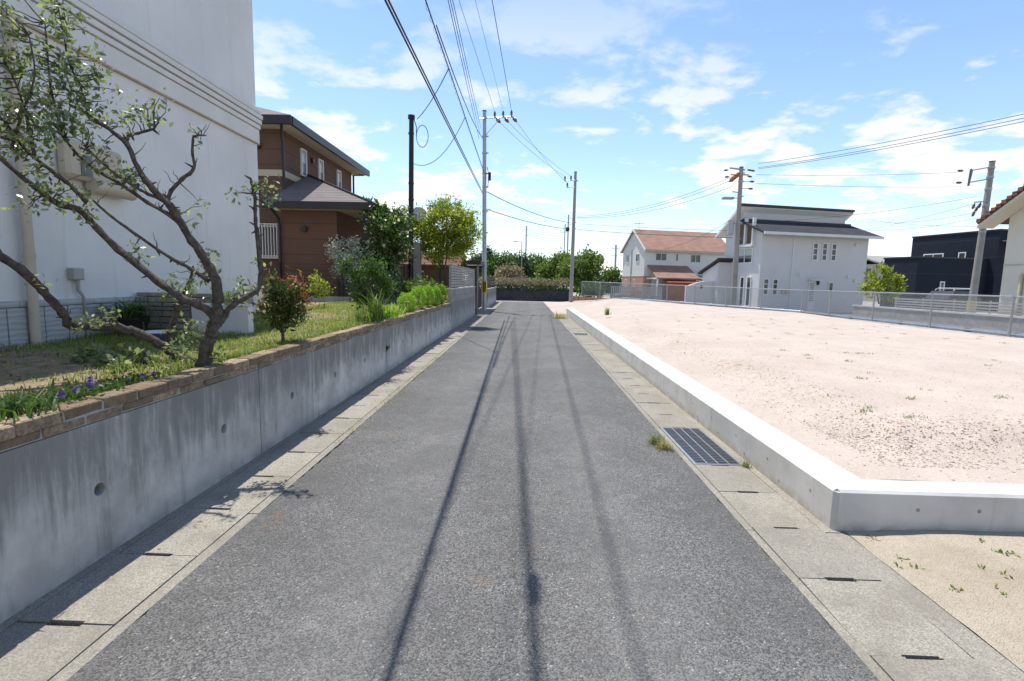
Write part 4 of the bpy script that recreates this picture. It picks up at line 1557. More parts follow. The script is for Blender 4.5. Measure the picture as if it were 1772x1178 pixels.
MG = wall_of(M2, (0, D2), (0, 0))
MB(MG).box(1.5, 3.1, 0.0, 0.03, 4.55, 5.9).build("balcony_panel", "panel_brown", h2)
for a in (1.45, 2.25, 3.05):
    MB(MG).box(a, a + 0.14, 0.0, 0.20, 4.4, 6.2).build("balcony_post", "frame_white", h2)
MB(MG).box(1.4, 3.25, 0.0, 0.25, 4.3, 4.45).build("balcony_ledge", "frame_white", h2)
window(h2, MG, 1.45, 3.1, 3.2, 4.25, 0.07, mull=1, half="glass_pale")
for a in (1.3, 2.0, 2.7):
    window(h2, MG, a, a + 0.45, 0.3, 2.3, 0.06)
m = MB(M2)
m.prism([(3.0, -0.2), (4.9, -0.2), (4.9, 2.55), (3.0, 3.3)], 'x', -1.05, -0.003)
m.build("annex", "wall_white", h2)
MB(M2).slab([(-1.3, 2.7, 3.6), (-0.005, 2.7, 3.6), (-0.005, 5.2, 2.6), (-1.3, 5.2, 2.6)], 0.12).build("annex_roof", "shingle_slate", h2)

# dark navy house
M3 = local((38.3, 43.2, 0), math.radians(11))
h3 = thing("navy_house", (38.3, 43.2, 0), "flat-roofed dark navy house with white window frames", "house")
MB(M3).box(0, 8, 0, 7.6, -0.2, 6.6).build("wall", "siding_navy", h3)
MB(M3).box(-0.06, 8.06, -0.06, 7.66, 6.6, 6.72).build("parapet", "gutter_black", h3)
MG = wall_of(M3, (0, 7.6), (0, 0))
window(h3, MG, 1.3, 3.2, 3.9, 5.0, 0.09, mull=1)
window(h3, MG, 4.5, 5.15, 4.2, 5.0, 0.09)
MB(M3).box(-6.8, -0.003, 0.6, 3.7, -0.2, 4.25).build("low_wing", "siding_navy", h3)
MB(M3).box(-6.86, 0.0, 0.54, 3.76, 4.25, 4.36).build("wing_parapet", "gutter_black", h3)
MW = wall_of(M3, (-6.8, 0.6), (0, 0.6))
window(h3, MW, 2.3, 2.75, 1.0, 2.4, 0.09)
MF = wall_of(M3, (0, 0), (8, 0))
window(h3, MF, 0.9, 1.4, 2.9, 3.5, 0.07)
MB(MF).box(0.3, 7.5, 0.0, 1.1, 5.6, 5.72).build("awning", "gutter_black", h3)
for k in range(6):
    MB(MF).box(0.3 + 1.4 * k, 0.38 + 1.4 * k, 0.0, 1.1, 5.725, 5.8).build("awning_rib", "block_grey", h3)

# cream house at the right edge: gable end towards the street
h4 = thing("cream_house", (21.2, 22, 0), "cream rendered house with brown tiled gable at the right edge", "house")
M4 = local((20.45, 22.7, 0), math.radians(-3))
m = MB(M4)
m.prism([(0, -0.2), (0, 4.95), (-4.2, 7.2), (-8.4, 4.95), (-8.4, -0.2)], 'x', 0, 9)
m.build("wall", "wall_cream", h4)
m = MB(M4)
sl = 2.25 / 4.2
m.slab([(-0.75, 0.75, 4.95 - .75 * sl + .16), (10, 0.75, 4.95 - .75 * sl + .16), (10, -4.2, 7.36), (-0.75, -4.2, 7.36)], 0.16)
m.slab([(-0.75, -9.15, 4.95 - .75 * sl + .16), (10, -9.15, 4.95 - .75 * sl + .16), (10, -4.202, 7.36), (-0.75, -4.202, 7.36)], 0.16)
r4 = m.build("roof", "tile_brown", h4)
m = MB(M4)
for k in range(22):                       # verge tiles one by one
    y = 0.70 - 0.235 * k
    z = 7.36 - abs(-4.2 - y) * sl
    mm = MB(M4)
    mm.box(-0.80, -0.60, y - 0.225, y, z - 0.10, z + 0.055)
    mm.build("verge_tile", "tile_brown", r4)
MB(M4).hexa([(-0.72, 0.74, 4.95 - .75 * sl - .16), (-0.02, 0.74, 4.95 - .75 * sl - .16), (-0.02, -4.2, 7.02), (-0.72, -4.2, 7.02),
             (-0.72, 0.74, 4.95 - .75 * sl - .04), (-0.02, 0.74, 4.95 - .75 * sl - .04), (-0.02, -4.2, 7.16), (-0.72, -4.2, 7.16)]).build("verge_soffit", "wall_cream", h4)
MB(M4).box(-0.02, 0.0, -8.4, 0.0, 2.75, 2.80).build("belt_band", "soffit_cream", h4)
MB(M4).tube([(-0.07, -1.0, 0.1), (-0.07, -1.0, 2.3), (-0.03, -1.0, 2.4)], 0.06, 8).build("downpipe", "soffit_cream", h4, smooth=True)

# beige house glimpsed between the white and the navy house
h5 = thing("beige_house", (46, 70, 0), "beige house glimpsed between the white house and the navy house", "house")
M5 = local((47, 69, 0), math.radians(14))
MB(M5).box(0, 7, 0, 8, -0.2, 5.0).build("wall", "wall_beige", h5)
m = MB(M5)
m.slab([(-0.4, -0.5, 4.9), (7.4, -0.5, 4.9), (7.4, 4, 6.3), (-0.4, 4, 6.3)], 0.2)
m.slab([(-0.4, 8.5, 4.9), (7.4, 8.5, 4.9), (7.4, 4.002, 6.3), (-0.4, 4.002, 6.3)], 0.2)
m.build("roof", "block_grey", h5)
window(h5, wall_of(M5, (0, 8), (0, 0)), 2, 6, 2.4, 4.4, 0.1, frame="panel_brown", mull=1)

# ---- street furniture of the plots
gw = thing("gate_wall", (13, 38.2, 0), "white rendered gate wall with curved top and two dark plates", "wall")
Mg = local((11.4, 36.8, 0), math.radians(17))
m = MB(Mg)
poly = [(0, -0.2)] + [(3.7, -0.2), (3.7, 1.55)] + [(3.7 - 3.7 * k / 12, 1.55 + 0.42 * math.sin(math.pi * k / 12)) for k in range(1, 12)] + [(0, 1.55)]
m.prism(poly, 'y', 0, 0.16)
m.build("wall", "wall_white", gw)
for (a, z) in ((1.15, 1.42), (2.35, 1.05)):
    MB(Mg).box(a, a + 0.12, -0.03, -0.002, z, z + 0.24).box(a + 0.03, a + 0.22, -0.03, -0.003, z + 0.08, z + 0.12).build("plate", "black_metal", gw)
sw2 = thing("street_wall", (19.5, 20, 0), "long low grey block wall with pale coping beyond the side street", "wall")
rr = 0
for z in (0.0, 0.205, 0.41):
    y = 10 - (0.2 if rr % 2 else 0)
    while y < 31:
        MB().box(19.5, 19.64, y + 0.004, min(31, y + 0.396), z - (0.15 if rr == 0 else 0), z + 0.2).build("block", "block_grey", sw2)
        y += 0.4
    rr += 1
MB().box(19.46, 19.68, 10, 31.05, 0.615, 0.70).build("coping", "new_concrete", sw2)
lf = thing("lattice_fence", (24, 21, 0.7), "grey lattice fence standing behind the low street wall", "fence")
for k in range(8):
    MB().box(20.2, 20.25, 15.2 + 1.9 * k, 15.25 + 1.9 * k, 0.0, 1.25).build("post", "grey_plastic", lf)
for k in range(4):
    MB().box(20.19, 20.205, 15.2, 28.6, 0.72 + 0.13 * k, 0.80 + 0.13 * k).build("slat", "grey_plastic", lf)
hw = thing("garden_wall", (9, 48.5, 0), "grey louvred garden wall in front of the terracotta roofed house", "wall")
Mh = local((8.2, 49.6, 0), math.radians(17))
MB(Mh).box(0, 5.6, 0, 0.15, -0.1, 0.55).build("base", "block_grey", hw)
for k in range(28):
    MB(Mh).box(0.05 + 0.2 * k, 0.15 + 0.2 * k, 0.04, 0.10, 0.55, 1.35).build("slat", "alu_grey", hw)
MB(Mh).box(0, 5.6, 0.02, 0.12, 1.352, 1.41).build("top_rail", "alu_grey", hw)

# parked car behind the street wall
car = thing("parked_car", (30.3, 36.5, 0), "dark parked car with pale roof bars in front of the navy house", "car")
Mc = local((28.2, 36.0, 0), math.radians(14))
side = [(0.05, 0.35), (0.0, 0.75), (0.12, 0.98), (1.05, 1.10), (1.65, 1.62), (3.55, 1.66), (4.05, 1.15), (4.15, 0.75), (4.1, 0.35)]
body = MB(Mc).prism(side, 'y', 0, 1.68).build("body", "car_paint", car, bevel=0.03)
MB(Mc).prism([(1.22, 1.14), (1.72, 1.55), (3.45, 1.58), (3.85, 1.16)], 'y', -0.012, 0.0).build("window", "glass", car)
MB(Mc).prism([(1.22, 1.14), (1.72, 1.55), (3.45, 1.58), (3.85, 1.16)], 'y', 1.68, 1.692).build("window", "glass", car)
for u in (0.85, 3.3):
    for v in (0.06, 1.62):
        w = MB(Mc).tube([(u, v - 0.1, 0.31), (u, v + 0.1, 0.31)], 0.31, 16).build("wheel", "rubber", car, smooth=True)
        MB(Mc).tube([(u, v - 0.108, 0.31), (u, v - 0.101, 0.31)], 0.19, 12).build("rim", "alu_grey", w)
for v in (0.22, 1.46):
    MB(Mc).tube([(1.7, v, 1.66), (1.8, v, 1.76), (3.4, v, 1.79), (3.5, v, 1.69)], 0.022, 6).build("roof_rail", "frame_white", car, smooth=True)
for u in (2.1, 3.1):
    MB(Mc).tube([(u, 0.1, 1.83), (u, 1.58, 1.83)], 0.025, 6).build("roof_bar", "frame_white", car, smooth=True)
for v in (0.25, 1.43):
    MB(Mc).box(-0.02, 0.05, v - 0.16, v + 0.16, 0.72, 0.86).build("headlight", "glass_pale", car)

# ================================================================== POLES
def pole(name, label, base, top, r0, r1, mat, steps=None, cat="utility pole", group="utility poles"):
    o = thing(name, Vector(base), label, cat, group)
    MB().tube([Vector(base) - Vector((0, 0, 0.3)), Vector(base).lerp(Vector(top), 0.5), top], [r0, (r0 + r1) / 2, r1], 14).build("shaft", mat, o, smooth=True)
    MB().tube([Vector(top), Vector(top) + Vector((0, 0, 0.05))], r1 + 0.012, 12).build("cap", "black_metal", o, smooth=True)
    return o


def bands(o, base, top, zs, r, mat="galv"):
    b, t_ = Vector(base), Vector(top)
    for z in zs:
        p = b.lerp(t_, (z - b.z) / (t_.z - b.z))
        MB().tube([p - Vector((0, 0, 0.04)), p + Vector((0, 0, 0.04))], r + 0.014, 12).build("band", mat, o, smooth=True)
        MB().box(p.x + r, p.x + r + 0.10, p.y - 0.025, p.y + 0.025, p.z - 0.03, p.z + 0.03).build("bracket", mat, o)


def insulator(o, p, d=(0, 0, 1), s=1.0):
    p, d = Vector(p), Vector(d).normalized()
    MB().tube([p, p + d * 0.06 * s, p + d * 0.08 * s, p + d * 0.14 * s, p + d * 0.16 * s, p + d * 0.24 * s],
              [0.025 * s, 0.03 * s, 0.06 * s, 0.04 * s, 0.06 * s, 0.03 * s], 8).build("insulator", "porcelain", o, smooth=True)


def arm(o, p, q, r=0.035, mat="galv", name="crossarm"):
    p, q = Vector(p), Vector(q)
    MB().tube([p, q], r, 4).build(name, mat, o)


# grey steel pole on the left
pb_, pt_ = (-2.22, 28.0, 0.0), (-2.37, 28.0, 10.45)
PL = pole("utility_pole", "grey steel utility pole with yellow guard by the left driveway", pb_, pt_, 0.135, 0.095, "steel_pole")
bands(PL, pb_, pt_, (9.2, 8.35, 7.3, 6.6, 5.35, 4.2, 3.2), 0.115)
arm(PL, (-2.62, 27.85, 10.05), (-0.85, 27.85, 10.17))
arm(PL, (-2.30, 27.9, 9.2), (-1.55, 27.86, 10.07), 0.018, "galv", "brace")
HVL = [Vector((-1.82, 27.85, 10.12)), Vector((-1.38, 27.85, 10.15)), Vector((-0.95, 27.85, 10.18))]
for p in HVL:
    insulator(PL, p, (0, 0, 1), 1.2)
    insulator(PL, p + Vector((0.08, 0.1, -0.03)), (0.45, 0.8, -0.25), 1.6)
MB().tube([(-2.23, 27.99, 1.0), (-2.235, 27.99, 1.62)], 0.155, 14).build("warning_guard", "yellow_guard", PL, smooth=True)
for k in range(4):
    a = -2.05 + k * 0.5
    MB().box(-2.23 + 0.09 * math.cos(a) - 0.012, -2.23 + 0.09 * math.cos(a) + 0.012, 27.826, 27.832, 1.03, 1.58).build("guard_stripe", "black_metal", PL)
MB().box(-2.12, -1.98, 27.9, 28.1, 6.95, 7.35).build("junction_box", "black_metal", PL)
MB().tube([(-2.17, 27.85, 7.6), (-2.08, 27.85, 7.2), (-2.12, 27.85, 6.6)], 0.02, 6).build("jumper", "cable_black", PL, smooth=True)

# slim black pole in the garden
pb_, pt_ = (-4.03, 18.0, 0.9), (-4.0, 18.0, 7.05)
PD = pole("garden_pole", "slim black service pole rising from the garden behind the flowering bush", pb_, pt_, 0.092, 0.08, "black_metal")
for z in (6.55, 4.9, 4.35, 3.6):
    MB().tube([(-4.01, 18, z - 0.03), (-4.01, 18, z + 0.03)], 0.098, 12).build("band", "black_metal", PD, smooth=True)
MB().tube([(-4.0, 18, 7.02), (-4.0, 18, 7.14)], [0.12, 0.12], 12).build("pole_head", "black_metal", PD, smooth=True)
MB().box(-3.94, -3.70, 18.0, 18.22, 0.8, 2.9).build("cable_guard", "conc_pole", PD)
dish = thing("satellite_dish", (-3.85, 18.15, 4.1), "round grey satellite dish fixed to the black pole", "satellite dish")
m = MB()
for k in range(5):
    pass
c0, dn = Vector((-3.80, 18.3, 3.92)), Vector((0.25, -0.9, 0.45)).normalized()
m.tube([c0 - dn * 0.09, c0 - dn * 0.06, c0 - dn * 0.015, c0 + dn * 0.03, c0 + dn * 0.012, c0 - dn * 0.05], [0.03, 0.14, 0.21, 0.255, 0.24, 0.02], 20, cap=False)
m.build("reflector", "dish_grey", dish, smooth=True)
MB().tube([c0 - dn * 0.05, (-3.98, 18.1, 3.9)], 0.025, 6).build("mount", "grey_plastic", dish)
MB().tube([c0 + Vector((0, 0, -0.22)), c0 + dn * 0.32 + Vector((0, 0, -0.1))], 0.012, 5).build("feed_arm", "grey_plastic", dish)

# brown-grey concrete pole at the end of the road
pb_, pt_ = tuple(at(988, 516, Y=41.5)), tuple(at(996, 298, Y=41.5))
pb_ = (pb_[0], pb_[1], 0.2)
PC = pole("utility_pole", "weathered concrete utility pole at the end of the road by the brown footing", pb_, pt_, 0.17, 0.10, "conc_pole")
bands(PC, pb_, pt_, (9.6, 6.4, 5.9), 0.12)
X_, Y_ = pt_[0], pt_[1]
arm(PC, (X_ - 0.85, Y_ - 0.1, 9.55), (X_ + 0.1, Y_ - 0.1, 9.65))
arm(PC, (X_ - 0.65, Y_ - 0.1, 9.05), (X_ + 0.05, Y_ - 0.1, 9.08))
HVC = [Vector((X_ - 0.82, Y_ - 0.1, 9.58)), Vector((X_ - 0.35, Y_ - 0.1, 9.62)), Vector((X_ - 0.62, Y_ - 0.1, 9.08))]
for p in HVC:
    insulator(PC, p, (0, 0, 1), 1.4)

# pole in front of the white house
pt_ = at(1283, 290, Y=33.0)
pb_ = at(1271, 497, Y=33.0)
pb_.z = 0.0
P1 = pole("utility_pole", "concrete utility pole with lamp arm and orange transformer gear before the white house", tuple(pb_), tuple(pt_), 0.19, 0.115, "conc_pole")
bands(P1, pb_, pt_, (8.6, 8.1, 7.2, 5.6, 4.6), 0.13)
q = Vector(pt_)
arm(P1, q + Vector((-0.75, -0.1, -0.05)), q + Vector((0.25, 0.1, -0.1)), 0.05, "galv")
arm(P1, q + Vector((-0.65, -0.1, -0.45)), q + Vector((0.5, 0.1, -0.4)), 0.04, "wood_orange")
m = MB().tube([q + Vector((-0.55, 0.1, -0.75)), q + Vector((-0.1, 0.05, -0.35))], 0.13, 8)
m.build("switch_gear", "wood_orange", P1, smooth=True)
for (dx, dz) in ((-0.78, -0.15), (-0.7, -0.55), (-0.45, -0.8), (0.35, -0.12), (0.55, -0.15), (0.4, -0.5)):
    insulator(P1, q + Vector((dx, 0, dz)), (1 if dx > 0 else -1, 0, -0.1), 1.15)
for (dz, ln) in ((-0.82, 0.75), (-1.25, 0.7)):
    arm(P1, q + Vector((0, 0, dz)), q + Vector((ln, 0.0, dz + 0.02)), 0.02)
    insulator(P1, q + Vector((ln - 0.2, 0, dz)), (1, 0, 0), 1.2)
lamp = MB().box(q.x - 1.05, q.x - 0.35, q.y - 0.15, q.y + 0.15, q.z - 1.92, q.z - 1.78).build("lamp_head", "grey_plastic", P1, bevel=0.03)
arm(P1, q + Vector((-0.4, 0, -1.85)), q + Vector((0, 0, -1.8)), 0.03, "galv", "lamp_arm")
arm(P1, q + Vector((-0.45, 0, -1.45)), q + Vector((-0.02, 0, -1.5)), 0.03, "galv", "lamp_arm")
MB().tube([q + Vector((-0.40, 0, -4.1)), q + Vector((-0.40, 0, -3.2))], 0.18, 12).build("transformer", "steel_pole", P1, smooth=True)
arm(P1, q + Vector((-0.5, 0, -3.35)), q + Vector((-0.1, 0, -3.35)), 0.03, "galv", "bracket")
P1T = q.copy()

# leaning pole behind the cream house
pt_ = at(1717, 280, Y=33.0)
pb_ = at(1681, 530, Y=33.0)
pb_.z = 0.0
P2 = pole("utility_pole", "tall leaning concrete utility pole with side brackets beside the cream house", tuple(pb_), tuple(pt_), 0.21, 0.15, "conc_pole")
q = Vector(pt_)
for dz in (-0.35, -0.9, -1.6, -2.6, -4.2):
    p = q.lerp(Vector(pb_), -dz / (q.z - pb_.z))
    MB().tube([p - Vector((0, 0, 0.05)), p + Vector((0, 0, 0.05))], 0.19, 12).build("band", "galv", P2, smooth=True)
for dz in (-0.35, -1.05):
    arm(P2, q + Vector((0, -0.1, dz + 0.05)), q + Vector((-1.5, -0.3, dz - 0.25)), 0.035)
    insulator(P2, q + Vector((-1.9, -0.3, dz - 0.27)), (-1, 0, 0), 1.4)
MB().tube([q + Vector((-1.45, -0.3, -0.5)), q + Vector((-1.5, -0.3, -1.5))], 0.06, 8).build("arrester", "porcelain", P2, smooth=True)
arm(P2, q + Vector((-1.35, -0.3, -0.6)), q + Vector((-1.45, -0.3, -1.35)), 0.035, "galv", "link")
for (dx, dz) in ((-0.9, -2.5), (-0.7, -2.65), (-0.85, -2.95), (-0.55, -2.45)):
    insulator(P2, q + Vector((dx, -0.2, dz)), (-0.3, 0, -1), 1.5)
arm(P2, q + Vector((-0.1, -0.1, -2.35)), q + Vector((-1.0, -0.25, -2.45)), 0.03)
p = Vector(pb_)
MB().tube([p + Vector((0, 0, 0.35)), p + Vector((0.02, 0, 1.05))], 0.235, 14).build("warning_guard", "yellow_guard", P2, smooth=True)
P2T = q.copy()

# far poles and lamps
for (x0, y0, y1, Y, r, lab, lampy) in ((911, 480, 391, 90, 0.16, "thin distant utility pole above the trees left of the road end", 0),
                                      (984, 440, 372, 95, 0.17, "distant utility pole with black box just left of the concrete pole", 1),
                                      (978, 440, 388, 110, 0.15, "distant bare utility pole behind the one with the black box", 0),
                                      (1066, 490, 424, 80, 0.2, "distant utility pole beside the terracotta roofed house", 0)):
    b, t_ = at(x0 - 2, y0, Y=Y), at(x0, y1, Y=Y)
    b.z = 0.0
    o = pole("utility_pole", lab, tuple(b), tuple(t_), r, r * 0.7, "steel_pole")
    for dz in (-0.5, -1.6):
        arm(o, t_ + Vector((-0.7, 0, dz)), t_ + Vector((0.7, 0, dz)), 0.05)
    if lampy:
        MB().tube([t_ + Vector((-0.1, 0, -2.9)), t_ + Vector((-0.1, 0, -2.2))], 0.33, 10).build("box", "black_metal", o)
for (x0, y0, y1, Y, lab, dbl) in ((903, 470, 418, 75, "distant street lamp with one arm beside the thin pole", False), (871, 470, 438, 75, "distant twin-headed street lamp above the dark trees", True)):
    b, t_ = at(x0, y0, Y=Y), at(x0, y1, Y=Y)
    b.z = 0.2
    o = thing("street_lamp", b, lab, "street lamp", "distant street lamps")
    MB().tube([b, t_], [0.09, 0.06], 8).build("post", "steel_pole", o, smooth=True)
    for sx in ((-1, 1) if dbl else (-1,)):
        MB().tube([t_, t_ + Vector((sx * 0.55, 0, 0.05))], 0.035, 6).build("arm", "steel_pole", o)
        MB().box(t_.x + sx * 0.9 - 0.35, t_.x + sx * 0.9 + 0.35, t_.y - 0.12, t_.y + 0.12, t_.z - 0.02, t_.z + 0.1).build("lamp_head", "grey_plastic", o, bevel=0.03)

# ================================================================== CABLES
def cable(label, p, q, sag=0.0, r=0.012, n=20, group="overhead cables", name="cable", twist=0):
    p, q = Vector(p), Vector(q)
    pts = []
    for i in range(n + 1):
        f = i / n
        s = p.lerp(q, f)
        s.z -= sag * 4 * f * (1 - f)
        pts.append(s)
    m = MB()
    m.tube(pts, r, 6)
    if twist:                                   # spiral hanger round the messenger
        k = n * 14
        hp = []
        for i in range(k + 1):
            f = i / k
            s = p.lerp(q, f)
            s.z -= sag * 4 * f * (1 - f) + 0.035
            a = twist * 2 * math.pi * f
            hp.append(s + Vector((math.cos(a) * 0.035, 0, math.sin(a) * 0.035)))
        m.tube(hp, 0.004, 3)
    o = m.build(name, "cable_black", None, smooth=True)
    tag(o, label, "cable", group)
    return o


def run_back(p, q, y):
    """carry the line p->q on to distance y"""
    p, q = Vector(p), Vector(q)
    return p + (q - p) * ((y - p.y) / (q.y - p.y))


c1a, c1b = at(835, 335, X=-2.0), at(671, 0, X=-1.5)
e1 = run_back(c1a, c1b, -15)
cable("thick black cable, outermost left above the road, lower strand", c1a, e1, 0.05, 0.013)
cable("thick black cable, outermost left above the road, upper strand", c1a + Vector((0.0, 0, 0.08)), e1 + Vector((-0.01, 0, 0.045)), 0.04, 0.012)
c2a, c2b = at(838, 299, X=-2.2), at(738, 0, X=-2.03)
e2 = run_back(c2a, c2b, -15)
cable("black cable with spiral hanger, second from left above the road", c2a, e2, 0.05, 0.014, twist=190)
c2c = at(838, 243, X=-2.2)
cable("slack black cable joining the spiral cable at the grey pole", c2c, c2a + (e2 - c2a) * 0.36 + Vector((0.02, 0, 0.03)), 0.28, 0.014)
for k, lab in enumerate(("left", "middle", "right")):
    a, b = at(829 + 1.6 * k, 240 - 9 * k, X=-2.2), at(776 + 4.0 * k, 0, X=-1.55)
    cable("close-set low voltage cable above the road, %s of three" % lab, a, run_back(a, b, -15), 0.03, 0.0075)
    if k == 1:
        w3m = (a, run_back(a, b, -15))
pm = Vector((0.03, 0, 0)) + w3m[0].lerp(w3m[1], (w3m[0].y - 4.3) / (w3m[0].y - w3m[1].y))
box = MB().tube([pm + Vector((0, -0.15, -0.08)), pm + Vector((0, -0.10, -0.08)), pm + Vector((0, 0.10, -0.08)), pm + Vector((0, 0.15, -0.08))], [0.015, 0.036, 0.036, 0.015], 10).build("cable_closure", "black_metal", None, smooth=True)
tag(box, "black splice closure hanging under the close-set cables overhead", "cable box")
for k, (px, lab) in enumerate(((795, "left"), (823, "middle"), (852, "right"))):
    a = HVL[k] + Vector((0, 0, 0.28))
    cable("thin high voltage wire from the grey pole over the road, %s" % lab, a, run_back(a, at(px, 0, z=10.0), -15), 0.05, (0.008, 0.006, 0.012)[k])
    cable("thin high voltage wire between grey pole and end pole, %s" % lab, HVL[k] + Vector((0.25, 0.5, -0.1)), HVC[k] + Vector((0, 0, 0.3)), 0.18, 0.009)
zl = Vector((-2.28, 28, 0))
cable("service cable from grey pole to concrete end pole, upper", zl + Vector((0.1, 0, 6.35)), at(986, 385, Y=41.4), 0.25, 0.02)
cable("service cable from grey pole to concrete end pole, lower", zl + Vector((0.1, 0, 5.45)), at(986, 396, Y=41.4), 0.18, 0.02)
for k, (y0, x1, y1) in enumerate(((374, 1262, 305), (376, 1258, 312), (377, 1262, 322))):
    cable("sagging wire from end pole up to the white house pole, %s" % ("upper", "middle", "lower")[k], at(998, y0, Y=41.5), at(x1 + 6, y1, Y=33), 0.55, 0.011)
cable("service wire from end pole passing above the terracotta roof, upper", at(1000, 387, Y=41.5), at(1262, 399, Y=33), 0.05, 0.012)
cable("service wire from end pole passing across the terracotta roof, lower", at(1000, 397, Y=41.5), at(1268, 411, Y=33), 0.08, 0.018)
cable("house wire rising from the terracotta roof to the white house pole", at(1150, 430, Y=54), at(1265, 380, Y=33), 0.3, 0.012)
for k, (y0, y1) in enumerate(((281, 186), (288, 193), (290, 199))):
    a = at(1312, y0 + 2, Y=32.8)
    b = at(1772, y1, X=17.4)
    cable("long wire climbing from the white house pole to upper right, %s" % ("upper", "middle", "lower")[k], a, a + (b - a) * 1.5, 0.25, 0.012)
for k, (ya, xb, yb) in enumerate(((302, 1657, 298), (317, 1660, 323))):
    cable("level wire between white house pole and leaning pole, %s" % ("upper", "lower")[k], at(1308, ya, Y=33), at(xb, yb, Y=32.7), 0.1, 0.009)
for k, (xa, ya, xb, yb, Ya, Yb) in enumerate(((1500, 385, 1694, 366, 37, 33), (1496, 398, 1694, 376, 37, 33), (1300, 385, 1690, 340, 33, 33), (1420, 410, 1694, 350, 50, 33), (1500, 380, 1772, 388, 37, 30))):
    cable("low service wire near the leaning pole, %s of five" % ("first", "second", "third", "fourth", "fifth")[k], at(xa, ya, Y=Ya), at(xb, yb, Y=Yb), 0.25, 0.009)
for k in range(4):
    cable("distant wire between the far poles, %s from top" % ("first", "second", "third", "fourth")[k], at(912, 394 + 4.5 * k, Y=90), at(977, 402 + 4 * k, Y=109), 0.5, 0.02)
# leads of the black garden pole
def on_spiral(px, py):
    f = (c2a.y - at(px, py, X=-2.08).y) / (c2a.y - e2.y)
    return c2a.lerp(e2, f) - Vector((0, 0, 0.05 * 4 * f * (1 - f) + 0.02))


jn = on_spiral(775, 112)
cable("drop wire from the spiral cable to the black garden pole", jn, (-3.80, 17.95, 7.0), 0.12, 0.013)
cable("slack lead from the black garden pole to the spiral cable", (-3.93, 17.95, 5.55), on_spiral(806, 205), 0.55, 0.010)
cl_ = MB()
cc = Vector((-3.62, 17.95, 6.45))
cl_.tube([cc + Vector((math.cos(a) * 0.2, 0, math.sin(a) * 0.36)) for a in np.linspace(0, 2 * math.pi, 25)], 0.012, 5, cap=False)
cl_.tube([(-3.9, 17.95, 7.0), (-3.82, 17.95, 6.75), cc + Vector((-0.2, 0, 0))], 0.014, 5)
tag(cl_.build("cable_coil", "cable_black", None, smooth=True), "loop of spare cable at the top of the black garden pole", "cable coil")

# ================================================================== PLANTS
# ---- old leaning orchard tree behind the brick coping
ot = thing("orchard_tree", at(352, 632, z=0.87), "gnarled leaning tree with sparse grey-green leaves overhanging the brick coping", "tree")
BR = [  # (pixels read off the survey photograph, distance at start and end, radius at start and end)
    ([(348, 640), (358, 600), (366, 576), (375, 545), (377, 521)], 3.98, 4.02, 0.066, 0.054),
    ([(377, 521), (376, 491), (362, 462), (350, 442), (326, 407), (305, 370), (289, 350), (258, 319), (238, 288), (221, 251), (190, 224), (153, 200), (120, 180)], 4.02, 3.75, 0.050, 0.012),
    ([(289, 350), (296, 330), (315, 310), (336, 290), (333, 268), (334, 236)], 3.90, 3.98, 0.020, 0.011),
    ([(334, 236), (345, 234), (357, 234)], 3.98, 3.98, 0.010, 0.007),
    ([(220, 250), (222, 236), (245, 229), (268, 222)], 3.85, 3.9, 0.018, 0.009),
    ([(372, 548), (350, 530), (316, 516), (272, 486), (217, 441), (180, 407), (136, 363), (102, 353), (51, 316), (0, 272), (-40, 240)], 4.02, 3.55, 0.040, 0.018),
    ([(362, 487), (330, 465), (299, 448), (244, 411), (200, 380), (178, 362), (160, 345)], 4.03, 3.75, 0.020, 0.008),
    ([(322, 400), (295, 373), (255, 350), (210, 319), (163, 292), (136, 268), (115, 244), (95, 215)], 3.93, 3.7, 0.020, 0.010),
    ([(292, 352), (262, 338), (238, 326), (205, 305), (175, 280), (150, 255)], 3.9, 3.7, 0.015, 0.007),
    ([(150, 350), (122, 321), (85, 292), (51, 265), (25, 235), (10, 212)], 3.68, 3.5, 0.017, 0.011),
    ([(304, 622), (299, 611), (280, 597), (258, 584), (230, 573), (204, 567), (163, 564), (122, 564), (114, 548), (92, 522), (68, 496), (34, 465), (0, 441), (-40, 405)], 4.5, 3.6, 0.050, 0.034),
    ([(292, 600), (295, 570), (305, 543), (319, 509), (331, 479), (334, 460)], 4.5, 4.3, 0.036, 0.012),
    ([(382, 558), (400, 530), (428, 513), (447, 500), (451, 470), (447, 420), (442, 380), (441, 345), (434, 309)], 4.02, 4.35, 0.030, 0.015),
    ([(115, 244), (100, 200), (88, 150), (82, 90), (78, 40)], 3.68, 3.6, 0.012, 0.005),
    ([(60, 270), (45, 200), (30, 150), (5, 100)], 3.55, 3.4, 0.012, 0.005),
    ([(153, 200), (140, 150), (120, 110), (110, 60), (100, 10)], 3.78, 3.7, 0.010, 0.004),
    ([(20, 255), (40, 190), (60, 130), (50, 60)], 3.5, 3.4, 0.011, 0.005),
]
tips = []
m = MB()
